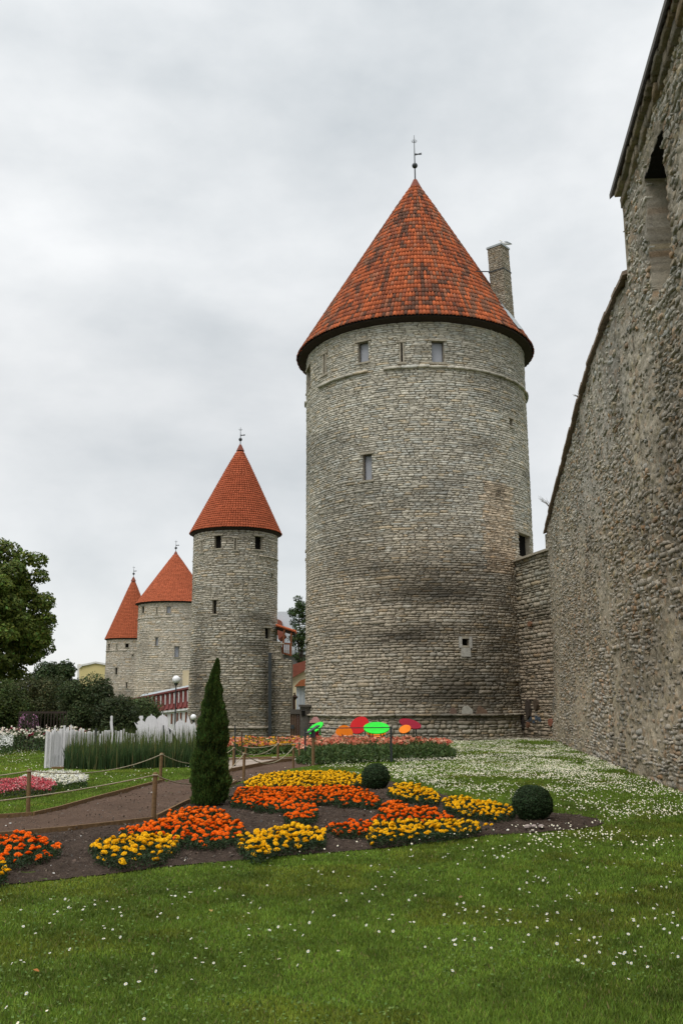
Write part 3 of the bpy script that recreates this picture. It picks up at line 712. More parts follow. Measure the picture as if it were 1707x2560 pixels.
# body of the wall behind the face (end, back and top)
bd = MB()
for a, b in ((-.45, 22.86), (22.9, 39)):
    ss = np.linspace(a, b, 12)
    for s0, s1 in zip(ss[:-1], ss[1:]):
        q = [wallP(np.array(s), np.array(z_), np.array(d)) for d in (-.16 if False else -.30, -1.6) for s, z_ in ((s0, -.3), (s1, -.3), (s1, wtop(s1) - .02), (s0, wtop(s0) - .02))]
        bd.add(q, [(4, 5, 6, 7), (3, 2, 6, 7)])
def endface(s, z0_, z1_):
    q = [wallP(np.array(s), np.array(z_), np.array(d)) for z_ in (z0_, z1_) for d in (.08, -1.6)]; bd.add(q, [(0, 1, 3, 2)])
endface(-.45, -.3, 9.1); endface(22.9, 10.7, 12.75); endface(39, -.3, 12.9)
bd.build('wall_body', M['reveal'], wall)
# embrasure darkness is painted into the wall face colours, no separate back
# coping of the lower stretch: overlapping slabs
cp = MB(); rg = np.random.default_rng(12); s_ = -.45
while s_ < 22.6:
    l_ = rg.uniform(.45, .8); s2_ = min(s_ + l_, 22.8); zz0 = wtop(s_) - .01 + rg.uniform(0, .02); zz1 = wtop(s2_) - .01 + rg.uniform(0, .02); ov = rg.uniform(.15, .19)
    V_ = [wallP(np.array(s), np.array(z_), np.array(d)) for s, zt in ((s_, zz0), (s2_ - .01, zz1)) for d, z_ in ((ov, zt), (ov, zt + .09), (-1.6, zt + .75), (-1.6, zt + .6))]
    cp.add(V_, [(0, 1, 2, 3), (7, 6, 5, 4), (0, 4, 5, 1), (1, 5, 6, 2), (2, 6, 7, 3), (0, 3, 7, 4)]); s_ = s2_
cp.build('coping', mat('coping_slab', (.26, .20, .15), mott=[(2, .2), (12, .2)], bump=[(12, .02)]), wall)
# cornice stones under the eave of the roofed stretch
SS = layout(22.75, 39, 12.45, 12.9, lambda z: .21, .45, seed=77, split=0)
rg = np.random.default_rng(3); pr = .10 + .12 * (SS[:, 2] - 12.45) / .4 + rg.uniform(0, .05, len(SS))
V, F, Cc = stones(wallP, SS, pr, stonecols(SS[:, 0], SS[:, 2], rg, (.30, .25, .18), (.30, .25, .18), 0, []), gap=.015, back=-.3)
F = F[:, ::-1]
link('cornice', npmesh('cornice', V, F, M['stone'], Cc), wall)
# roof over the roofed stretch: soffit board, then rows of barrel tiles
rf = MB()
e0 = [wallP(np.array(s), np.array(z_), np.array(d)) for s in (22.45, 39) for d, z_ in ((.27, 12.88), (.27, 13.0), (-1.9, 14.95), (-1.9, 14.8))]
rf.add(e0, [(0, 1, 2, 3), (7, 6, 5, 4), (0, 4, 5, 1), (1, 5, 6, 2), (2, 6, 7, 3), (0, 3, 7, 4)])
rr_ = rf.build('wall_roof', mat('grey_soffit', (.13, .12, .11), mott=[(3, .2)]), wall)
tl = MB(); s_ = 22.55
ud = np.array([-2.52, 2.03]); ud = ud / np.linalg.norm(ud)
while s_ < 38.9:
    pts = []
    for k_ in range(7):
        a_ = k_ * .42
        p0 = wallP(np.array(s_), np.array(12.96 + ud[1] * a_ + .03), np.array(  .17 + ud[0] * a_)); p1 = wallP(np.array(s_), np.array(12.96 + ud[1] * (a_ + .44)), np.array(.17 + ud[0] * (a_ + .44)))
        tl.tube([p0, p1], [.095, .075], 6)
    s_ += .2
tl.build('roof_tiles', mat('mossy_tile', (.21, .085, .05), mott=[(5, .25)]), rr_)

# ------------------------------------------------------------------ short wall between the high wall and the main tower
pA = gp(1396, 1853.5); pB = gp(1288, 1846); pd = pB - pA; Lc = np.linalg.norm(pd); pd = pd / Lc; pn = np.array([pd[1], -pd[0], 0]);
if pn[1] > 0: pn = -pn
def lwP(u, z, d): return np.stack([pA[0] + pd[0] * u + pn[0] * d, pA[1] + pd[1] * u + pn[1] * d, z + 0 * u], -1)
def onl(px, py):
    r = ray(px, py); t = np.dot(pA - O, pn) / np.dot(r, pn); P_ = O + r * t; return float(np.dot(P_ - pA, pd)), float(P_[2])
uA, zA = onl(1368, 1379); uB, zB = onl(1283, 1409)
zt = lambda u: np.interp(u, [0, uB], [zA, zB])
S = layout(-.6, Lc + 1.2, -.3, max(zA, zB), lambda z: .16, .38, seed=91)
S = S[(S[:, 3] < zt(S[:, 0]) + .05)]
sq = onl(1356, 1463)
rg = np.random.default_rng(8)
lw_cols = stonecols(S[:, 0], S[:, 2], rg, (.40, .36, .28), (.40, .32, .235), 5.5, [], seed=60)
V, F, Cc = stones(lwP, S, rg.uniform(.02, .10, len(S)), lw_cols, gap=.016, rough=.02)
# facing: u runs away from the corner towards the tower (right to left), so flip
F = F[:, ::-1]
lw = thing('linking_wall', 'short stone wall joining the large tower to the high right-hand wall', 'wall', tuple(pA))
link('wall_face', npmesh('wall_face', V, F, M['stone'], Cc), lw)
MB().prism([lwP(np.array(a), np.array(z_), np.array(-.01)) for a, z_ in ((-.6, -.3), (Lc + 1.2, -.3), (Lc + 1.2, float(zt(Lc + 1.2)) - .02), (-.6, float(zt(-.6)) - .02))], -pn * 1.4).build('wall_core', M['mortar'], lw)
MB().prism([lwP(np.array(a), np.array(z_), np.array(.22)) for a, z_ in ((-.5, float(zt(0)) + .0), (Lc + 1.2, float(zt(Lc + 1.2)) + .0), (Lc + 1.2, float(zt(Lc + 1.2)) + .1), (-.5, float(zt(0)) + .1))], -pn * 1.7).build('coping', M['reveal'], lw)
rg = np.random.default_rng(15)
for i, (x, y, w_, h_, c_, lab) in enumerate(((1325, 1771, .42, .9, (.06, .045, .035), 'tall dark stone set in the linking wall, upper left of the cluster'), (1345, 1762, .34, .52, (.085, .06, .04), 'small rounded dark stone set at the top of the cluster'),
        (1309, 1803, .36, .95, (.05, .04, .035), 'upright pointed dark slab at the foot of the linking wall'), (1383, 1806, .42, .34, (.23, .09, .055), 'reddish lump of stone low in the wall corner'), (1325, 1812, .22, .30, (.17, .085, .05), 'small brown stone beside the pointed dark slab'), (1330, 1560, .35, .25, (.23, .12, .07), 'brown stone jutting from the middle of the linking wall'))):
    u_, z_ = onl(x, y); p = lwP(np.array(u_), np.array(z_ - h_ / 2), np.array(.06)); a = np.linspace(0, 2 * PI, 9)[:-1]
    pts = [p + pd * (math.cos(t) * w_ / 2 * rg.uniform(.85, 1.1)) + np.array([0, 0, h_ / 2 + math.sin(t) * h_ / 2 * rg.uniform(.9, 1.05)]) for t in a]
    MB().prism(pts, pn * .12).build('set_stone', mat('set_stone_%d' % i, c_, mott=[(9, .25)], bump=[(20, .02)]), label=lab, cat='stone', group='odd stones set in the linking wall')
# faded blue paint marks beside the stones
mk = MB()
for x, y, r_ in ((1330, 1797, .16), (1345, 1795, .2), (1353, 1799, .14), (1324, 1806, .14), (1338, 1803, .1)):
    u_, z_ = onl(x, y)
    for q in range(7):
        a_ = rg.uniform(0, 6.3); rr = r_ * rg.uniform(.2, 1); cu = u_ + math.cos(a_) * rr; cz = z_ + math.sin(a_) * rr * .5; t_ = rg.uniform(.05, .1)
        mk.prism([lwP(np.array(cu + math.cos(b) * t_ * rg.uniform(.6, 1.3)), np.array(cz + math.sin(b) * t_ * .6), np.array(.10)) for b in np.linspace(0, 2 * PI, 8)[:-1]], pn * .006)
mk.build('paint_marks', mat('faded_blue_paint', (.10, .13, .17), mott=[(12, .3)]), lw)

# ------------------------------------------------------------------ ground
SOIL_PX = [(-260, 2250), (0, 2215), (70, 2208), (140, 2200), (260, 2188), (400, 2170), (550, 2156), (700, 2141), (850, 2130), (1000, 2118), (1120, 2102), (1250, 2087), (1360, 2080), (1440, 2074), (1495, 2066), (1512, 2058),
           (1490, 2047), (1430, 2037), (1380, 2032), (1300, 2018), (1200, 2012), (1120, 1990), (1040, 1967), (960, 1950), (900, 1945), (800, 1938), (700, 1940), (620, 1952), (580, 1968), (545, 1985), (500, 2000), (465, 2010), (385, 2052), (180, 2076), (0, 2094), (-260, 2120)]
SOIL = [tuple(gp(*p)[:2]) for p in SOIL_PX]
PATH_PX = [(-260, 2120), (0, 2093), (180, 2075), (385, 2051), (465, 2009), (545, 1984), (592, 1960), (616, 1951), (682, 1934), (733, 1922), (800, 1912), (860, 1902), (740, 1903), (690, 1907), (610, 1922), (566, 1932), (520, 1939), (480, 1946), (412, 1955), (355, 1970), (240, 2000), (150, 2024), (80, 2041), (0, 2046), (-260, 2052)]
PATH = [tuple(gp(*p)[:2]) for p in PATH_PX]
PAVE = [tuple(gp(*p)[:2]) for p in [(560, 1931), (566, 1932), (610, 1922), (690, 1907), (740, 1903), (790, 1898), (780, 1893), (660, 1894), (570, 1896), (545, 1900)]]
def gridmesh(x0, x1, y0, y1, st, zf, poly=None):
    xs = np.arange(x0, x1 + st, st); ys = np.arange(y0, y1 + st, st); X, Y = np.meshgrid(xs, ys); Z = zf(X, Y)
    V = np.stack([X, Y, Z], -1).reshape(-1, 3); nu = len(xs)
    i, j = np.meshgrid(np.arange(nu - 1), np.arange(len(ys) - 1)); i = i.ravel(); j = j.ravel()
    if poly is not None:
        k = inpoly(X, Y, poly).ravel(); a = j * nu + i; keep = k[a] & k[a + 1] & k[a + nu] & k[a + nu + 1]; i = i[keep]; j = j[keep]
    a = j * nu + i; F = np.stack([a, a + 1, a + nu + 1, a + nu], 1)
    use = np.unique(F); mp_ = np.full(len(V), -1); mp_[use] = np.arange(len(use))
    return V[use], mp_[F]
def edist(x, y, poly):
    d = np.full(np.shape(x), 9.0)
    for (x0, y0), (x1, y1) in zip(poly, poly[1:] + poly[:1]):
        l2 = (x1 - x0) ** 2 + (y1 - y0) ** 2 + 1e-9; t = np.clip(((x - x0) * (x1 - x0) + (y - y0) * (y1 - y0)) / l2, 0, 1); d = np.minimum(d, np.hypot(x - x0 - t * (x1 - x0), y - y0 - t * (y1 - y0)))
    return d
def gsurf(x, y): return gz(x, y) + .05 * (fbm(x * .35, y * .35, 90, 3) - .5) * sstep(2, 6, y)
# near ground as a fine sheet, far ground as one big sheet reaching the horizon
xs = np.unique(np.concatenate([np.linspace(-1200, -60, 12), np.linspace(-60, 30, 181), np.linspace(30, 1200, 12)])); ys = np.unique(np.concatenate([np.linspace(-60, 0, 7), np.linspace(0, 90, 226), np.linspace(90, 2500, 16)]))
X, Y = np.meshgrid(xs, ys); Zg_ = gsurf(X, Y); nu = len(xs)
i, j = np.meshgrid(np.arange(nu - 1), np.arange(len(ys) - 1)); a = (j * nu + i).ravel()
link('ground', npmesh('ground', np.stack([X, Y, Zg_], -1), np.stack([a, a + 1, a + nu + 1, a + nu], 1), M['ground'], smooth=True), kind='structure')
V, F = gridmesh(-8, 5, 8, 24, .032, lambda x, y: gsurf(x, y) + .008 + sstep(.0, .2, edist(x, y, SOIL)) * (.018 + .075 * (fbm(x * 3.2, y * 3.2, 41, 4) - .5) + .05 * (fbm(x * 14, y * 14, 42, 3) - .45)), SOIL)
link('soil_bed', npmesh('soil_bed', V, F, M['soil']), kind='structure')
V, F = gridmesh(-12, 5, 12, 32, .06, lambda x, y: gsurf(x, y) + .012 + .03 * (fbm(x * 4, y * 4, 43, 4) - .5) + .012 * (fbm(x * 22, y * 22, 44, 2) - .5), PATH)
link('path', npmesh('path', V, F, M['path']), kind='structure')
V, F = gridmesh(-8, 0, 20, 34, .06, lambda x, y: gsurf(x, y) + .03, PAVE)
link('pavement', npmesh('pavement', V, F, M['concrete']), kind='structure')
# timber edging boards
def edging(pts, lab, nm='path_edging', h=.07, w=.035):
    ps = [gp(*p) for p in pts]; mb = MB()
    for a, b in zip(ps[:-1], ps[1:]):
        a = np.array([a[0], a[1], float(gsurf(a[0], a[1])) + h / 2]); b = np.array([b[0], b[1], float(gsurf(b[0], b[1])) + h / 2]); mb.beam(a, b, w, h)
    mb.build(nm, M['wood_post'], label=lab, cat='edging board', group='timber edging of the path')
edging([(-200, 2053), (0, 2046), (80, 2041)], 'straight timber edging board by the post at the left edge')
edging([(84, 2041), (150, 2025), (240, 2000), (355, 1971), (410, 1955)], 'timber edging board between the lawn and the brown mulch path')
edging([(-200, 2114), (0, 2094), (180, 2077), (382, 2054)], 'timber edging board between the mulch path and the marigold soil')
edging([(392, 2048), (465, 2010), (545, 1985), (592, 1959)], 'timber edging board running behind the tall conifer')
edging([(520, 1941), (566, 1932), (610, 1923), (690, 1908), (735, 1904)], 'brown timber board edging the pale paving', h=.10)
pl = MB()
for a, b in (((566, 1903), (676, 1898)), ((650, 1903), (745, 1897))):
    p, q = gp(*a), gp(*b); pl.beam((p[0], p[1], .06), (q[0], q[1], .06), .14, .03)
for k, (a, b) in enumerate((((566, 1903), (676, 1898)), ((650, 1903), (745, 1897)))):
    p, q = gp(*a), gp(*b); MB().beam((p[0], p[1], .06), (q[0], q[1], .06), .16, .035).build('plank', M['wood_post'], label=['longer loose plank lying on the pale paving', 'shorter loose plank lying at the right end of the paving'][k], cat='plank', group='loose planks on the paving')

# ------------------------------------------------------------------ grass and daisies
def cloudcols(base, n, rg, v=.18, hue=.1):
    c = np.tile(np.array(base)[None], (n, 1)) * np.clip(rg.normal(1, v, n), .45, 1.7)[:, None]
    c[:, 0] *= np.clip(rg.normal(1, hue, n), .6, 1.6); return np.clip(c, 0.003, .95)
BEDS = []   # polygons where no lawn grows
def lawn():
    rg = np.random.default_rng(3); N_ = 980000
    u = rg.random(N_); p = .45; r0, r1 = 3.6, 46.0
    r = (r0 ** p + u * (r1 ** p - r0 ** p)) ** (1 / p)
    th = rg.uniform(-.54, .54, N_); x = r * np.sin(th); y = r * np.cos(th)
    jx = x + .16 * (fbm(x * 5, y * 5, 61, 3) - .5); jy = y + .16 * (fbm(x * 5, y * 5, 62, 3) - .5) + .05
    ok = ~inpoly(jx, jy, SOIL) & ~inpoly(x, y, PATH) & ~inpoly(x, y, PAVE)
    side = (x - wa[0]) * wn[0] + (y - wa[1]) * wn[1]; ok &= side > .12
    ok &= np.hypot(x - MC[0], y - MC[1]) > 5.95
    x = x[ok]; y = y[ok]; r = r[ok]; n = len(x)
    hh = (.014 + .016 * fbm(x * .8, y * .8, 5, 3) + .011 * rg.random(n)) * (1 + .012 * r); wd_ = .0013 + .00062 * r
    # grass stands taller along the foot of the wall and the cut edge of the bed
    side = (x - wa[0]) * wn[0] + (y - wa[1]) * wn[1]; hh *= 1 + 1.6 * np.exp(-np.maximum(side - .12, 0) / .25)
    a = rg.uniform(0, 2 * PI, n); ln = rg.uniform(.1, .9, n) * hh; la = rg.uniform(0, 2 * PI, n)
    z0 = gsurf(x, y) - .004
    dx = np.cos(a) * wd_; dy = np.sin(a) * wd_
    A = np.stack([x - dx, y - dy, z0], 1); B = np.stack([x + dx, y + dy, z0], 1); T = np.stack([x + np.cos(la) * ln, y + np.sin(la) * ln, z0 + hh], 1)
    V = np.stack([A, B, T], 1).reshape(-1, 3); F = np.arange(3 * n).reshape(-1, 3)
    c = cloudcols((.162, .250, .030), n, rg, .18, .09)
    pt = fbm(x * .55, y * .55, 15, 4); c *= (1 + .8 * (pt - .5) + .7 * (fbm(x * 3.5, y * 2.8, 17, 3) - .5))[:, None]
    dry = sstep(.56, .72, fbm(x * 1.3 + 5, y * 1.3, 16, 3))[:, None]; c = c * (1 - dry) + dry * c * np.array([1.15, .95, .9])
    cl_ = sstep(.50, .70, fbm(x * 4.5 + 9, y * 3.5, 19, 4))[:, None]; c = c * (1 - .24 * cl_)
    tan = rg.random(n) < .025; c[tan] = np.array([.24, .19, .08])
    link('lawn', npmesh('lawn', V, F, M['grass'], np.repeat(c, 3, 0)), label='short mown green lawn spreading over the foreground and along the wall', cat='grass', kind='stuff')
    # clover and plantain leaves in the turf
    n = 16000; r = (3.6 + (rg.random(n) ** 1.5) * 14); th = rg.uniform(-.45, .45, n); x = r * np.sin(th); y = r * np.cos(th)
    ok = ~inpoly(x, y, SOIL) & ~inpoly(x, y, PATH) & (fbm(x * 1.1, y * 1.1, 55, 3) > .5); x = x[ok]; y = y[ok]; n = len(x)
    V, F, C = leafquads(np.stack([x, y, gsurf(x, y) + rg.uniform(.015, .045, n)], 1), np.tile([0, 0, 1.0], (n, 1)), rg.uniform(.006, .012, n), rg, .5, 1.0)
    link('clover', npmesh('clover', V, F, M['leaf'], np.repeat(cloudcols((.105, .165, .035), n, rg), 4, 0)), label='small round clover leaves scattered through the foreground lawn', cat='clover', kind='stuff')
def leafquads(Pc, Nn, size, rg, spread=.8, asp=.6):
    n = len(Pc); nn = Nn + rg.normal(0, spread, (n, 3)); nn /= np.linalg.norm(nn, axis=1)[:, None] + 1e-9
    t = np.cross(nn, rg.normal(0, 1, (n, 3))); t /= np.linalg.norm(t, axis=1)[:, None] + 1e-9; b = np.cross(nn, t)
    s = np.asarray(size)[:, None] if np.ndim(size) else size
    V = np.stack([Pc - t * s, Pc + b * s * asp + nn * s * .12, Pc + t * s, Pc - b * s * asp + nn * s * .12], 1)
    return V.reshape(-1, 3), np.arange(4 * n).reshape(-1, 4), None
lawn()

def daisy_mesh(nm, seed):
    rg = random.Random(seed); V = []; F = []; C = []
    n = 14; r = .0125; z = .0
    tx, ty = rg.uniform(-.5, .5), rg.uniform(-.75, .15)
    Rm = Euler((ty, tx, 0)).to_matrix() if False else Matrix.Rotation(-ty, 3, 'X') @ Matrix.Rotation(tx, 3, 'Y')
    h = rg.uniform(.05, .085); c0 = Vector((0, 0, h))
    for k in range(n):
        a = 2 * PI * k / n; b = 2 * PI * (k + .42) / n; rr = r * rg.uniform(.9, 1.1)
        q = [Vector((math.cos(a - .12) * .003, math.sin(a - .12) * .003, 0)), Vector((math.cos(a - .14) * rr, math.sin(a - .14) * rr, .001)), Vector((math.cos(a + .14) * rr, math.sin(a + .14) * rr, .001)), Vector((math.cos(a + .12) * .003, math.sin(a + .12) * .003, 0))]
        i = len(V); V += [c0 + Rm @ p for p in q]; F.append((i, i + 1, i + 2, i + 3)); C += [(.88, .88, .86)] * 4
    i = len(V); V += [c0 + Rm @ Vector((math.cos(2 * PI * k / 8) * .0042, math.sin(2 * PI * k / 8) * .0042, .0015)) for k in range(8)] + [c0 + Rm @ Vector((0, 0, .004))]; C += [(.75, .5, .03)] * 9
    F += [(i + k, i + (k + 1) % 8, i + 8) for k in range(8)]
    i = len(V); w = .0011
    for p in (Vector((0, 0, 0)), c0):
        V += [p + Vector((-w, 0, 0)), p + Vector((w, 0, 0)), p + Vector((0, w, 0))]; C += [(.06, .11, .03)] * 3
    F += [(i, i + 1, i + 4, i + 3), (i + 1, i + 2, i + 5, i + 4), (i + 2, i, i + 3, i + 5)]
    me = bpy.data.meshes.new(nm); me.from_pydata(V, [], F); me.materials.append(M['daisy'])
    a = me.color_attributes.new('Col', 'FLOAT_COLOR', 'POINT')
    for k, c in enumerate(C): a.data[k].color = c + (1,)
    me.update(); return me
DM = [daisy_mesh('daisy', 30 + k) for k in range(8)]
def daisies():
    rg = np.random.default_rng(11)
    N_ = 700000; x = rg.uniform(-14, 12, N_); y = rg.uniform(4.2, 47, N_)
    px, py = proj(np.stack([x, y, 0 * x], 1))
    # daisies per square metre, patchy
    d = np.full(N_, 6.0)
    d += 13 * sstep(700, 1500, px) * sstep(2360, 2120, py) + 10 * sstep(1000, 1500, px) * sstep(2700, 2300, py)
    d += 5 * sstep(500, 0, px) * sstep(2250, 2400, py)
    d += 6 * sstep(2250, 2480, py)
    carpet = sstep(880, 1060, px + (py - 1905) * 1.2) * sstep(1842, 1858, py) * sstep(2075, 1935, py)
    d += 56 * carpet + 26 * sstep(1050, 1400, px) * sstep(2180, 2030, py) * sstep(1850, 1950, py)
    d += 45 * sstep(760, 900, px) * sstep(1915, 1925, py) * sstep(1990, 1950, py)
    pat = fbm(x * .8, y * .55, 81, 4); pat2 = fbm(x * 2.6, y * 1.8, 82, 3)
    d *= sstep(.25, .60, pat) * 1.4 * (.35 + 1.5 * sstep(.35, .65, pat2))
    left = sstep(600, 300, px) * sstep(1900, 2000, py) * sstep(2110, 2090, py); d *= 1 - .85 * left
    keep = rg.random(N_) < d * (26 * 42.8) / N_
    ok = ~inpoly(x, y, SOIL) & ~inpoly(x, y, PATH) & ~inpoly(x, y, PAVE); side = (x - wa[0]) * wn[0] + (y - wa[1]) * wn[1]; ok &= side > .3
    ok &= (np.hypot(x - MC[0], y - MC[1]) > 6.1) & keep & (side < 26)
    x = x[ok]; y = y[ok]; px = px[ok]; py = py[ok]
    vis = (px > -5) & (px < 1712) & (py < 2575); dist = np.hypot(x, y)
    near = np.zeros(len(x), bool); idx = np.argsort(np.where(vis, dist, 1e9))[:300]; near[idx] = True
    for k, i_ in enumerate(idx):
        o = bpy.data.objects.new('daisy', DM[k % 8]); COL.objects.link(o)
        o.location = (float(x[i_]), float(y[i_]), float(gsurf(x[i_], y[i_]))); o.rotation_euler[2] = float(rg.uniform(-.6, .6)); s = float(rg.uniform(.55, .88)); o.scale = (s, s, float(rg.uniform(.7, 1.1)))
        tag(o, 'small white daisy with yellow centre growing in the foreground lawn', 'daisy', 'daisies in the foreground lawn')
    x = x[~near]; y = y[~near]; n = len(x); k = 6; r = rg.uniform(.0068, .0115, n)
    h = rg.uniform(.05, .10, n) + .02; A = np.arange(k) * 2 * PI / k
    tx = rg.normal(0, .25, n); ty = rg.normal(.45, .3, n)     # heads lean towards the light (the camera side)
    X_ = r[:, None] * np.cos(A)[None]; Y_ = r[:, None] * np.sin(A)[None]
    zz = h[:, None] + X_ * tx[:, None] + Y_ * ty[:, None]; g_ = gsurf(x, y)[:, None]
    V = np.stack([x[:, None] + X_, y[:, None] + Y_ * .9, g_ + zz], -1)
    Cn = np.stack([x, y, g_[:, 0] + h + .004], -1)[:, None]
    V = np.concatenate([V, Cn], 1)
    F = np.array([(i_, (i_ + 1) % k, k) for i_ in range(k)])[None] + (np.arange(n) * (k + 1))[:, None, None]
    C = np.tile(np.array([[.86, .86, .84]] * k + [[.80, .62, .18]]), (n, 1))
    link('daisies', npmesh('daisies', V.reshape(-1, 3), F.reshape(-1, 3), M['daisy'], C), label='dense carpet of white daisies over the lawn by the wall', cat='daisies', kind='stuff')
    print('daisies', n)
daisies()

# bark chips and pale pebbles on the soil
def chips():
    rg = np.random.default_rng(14); n = 26000
    x = rg.uniform(-8, 4.5, n); y = rg.uniform(8.5, 24, n); k = inpoly(x, y, SOIL) | (inpoly(x, y, PATH) & (rg.random(n) < .5)); x = x[k]; y = y[k]; n = len(x)
    s = rg.lognormal(-4.45, .42, n); s = np.clip(s, .005, .035)
    V, F, _ = leafquads(np.stack([x, y, gsurf(x, y) + .035 + .5 * s + .05 * (fbm(x * 3.2, y * 3.2, 41, 4) - .5)], 1), np.tile([0, -.2, 1.0], (n, 1)), s, rg, .6, .7)
    c = cloudcols((.10, .072, .052), n, rg, .35, .05); w = rg.random(n) < .035; c[w] = np.array([.42, .40, .37]) * rg.uniform(.6, 1.2, w.sum())[:, None]
    link('bark_chips', npmesh('bark_chips', V, F, M['leaf'], np.repeat(c, 4, 0)), label='loose bark chips and pale pebbles strewn over the brown soil', cat='bark chips', kind='stuff')
chips()
for k, (px, py, s, lab) in enumerate(((1160, 2088, .10, 'pale pinkish stone lying at the front edge of the marigold soil'), (1335, 2076, .10, 'small pale stone below the right-hand box ball'))):
    p = gp(px, py); mb = MB(); rg = random.Random(k)
    for q in range(3): mb.ball((p[0] + (q - 1) * s * .9, p[1] + rg.uniform(-.03, .03), .05), s * rg.uniform(.35, .5), 8, 5, .6)
    mb.build('pebble_cluster', mat('pale_stone_%d' % k, (.40, .33, .30), mott=[(30, .3)], bump=[(40, .02)]), label=lab, cat='stone')

# ------------------------------------------------------------------ marigold patches
def marigold_mesh(nm, m, seed, layers=4):
    rg = np.random.default_rng(seed); V = []; F = []
    # ruffled double head: rings of crimped petals forming a pompom
    R = .032
    for l in range(layers):
        n = [13, 12, 9, 6][l]; el = [(.02, .55), (.35, .85), (.75, 1.2), (1.15, 1.5)][l]
        for k in range(n):
            a = 2 * PI * (k + .5 * (l % 2)) / n + rg.uniform(-.1, .1); da = PI / n * 1.25; rr = R * rg.uniform(.9, 1.12)
            e0, e1 = el; i = len(V)
            def sp(aa, ee, q): return (q * math.cos(aa) * math.cos(ee), q * math.sin(aa) * math.cos(ee), q * math.sin(ee) * .78)
            V += [sp(a - da * .6, e0 - .15, rr * .45), sp(a + da * .6, e0 - .15, rr * .45), sp(a + da, e0 + .1, rr), sp(a, e0 + .1 + .12, rr * 1.1), sp(a - da, e0 + .1, rr), sp(a + da * .5, e1, rr * .72), sp(a - da * .5, e1, rr * .72)]
            F += [(i, i + 1, i + 2, i + 3), (i, i + 3, i + 4), (i + 3, i + 2, i + 5), (i + 3, i + 5, i + 6), (i + 4, i + 3, i + 6)]
    i = len(V); n = 8
    for (r, z) in ((.9, -.05), (.86, .35), (.45, .72), (.01, .8)):
        V += [(R * r * .9 * math.cos(2 * PI * k / n), R * r * .9 * math.sin(2 * PI * k / n), R * z) for k in range(n)]
    for q in range(3): F += [(i + q * n + k, i + q * n + (k + 1) % n, i + (q + 1) * n + (k + 1) % n, i + (q + 1) * n + k) for k in range(n)]
    me = bpy.data.meshes.new(nm); me.from_pydata(V, [], F); me.materials.append(m); me.update(); return me
MGY = [marigold_mesh('blossom', M['marigold_yellow'], s) for s in range(4)]; MGO = [marigold_mesh('blossom', M['marigold_orange'], s + 10) for s in range(4)]
def foliage_cols(n, rg, base=(.024, .046, .014)): return cloudcols(base, n, rg, .28, .15)
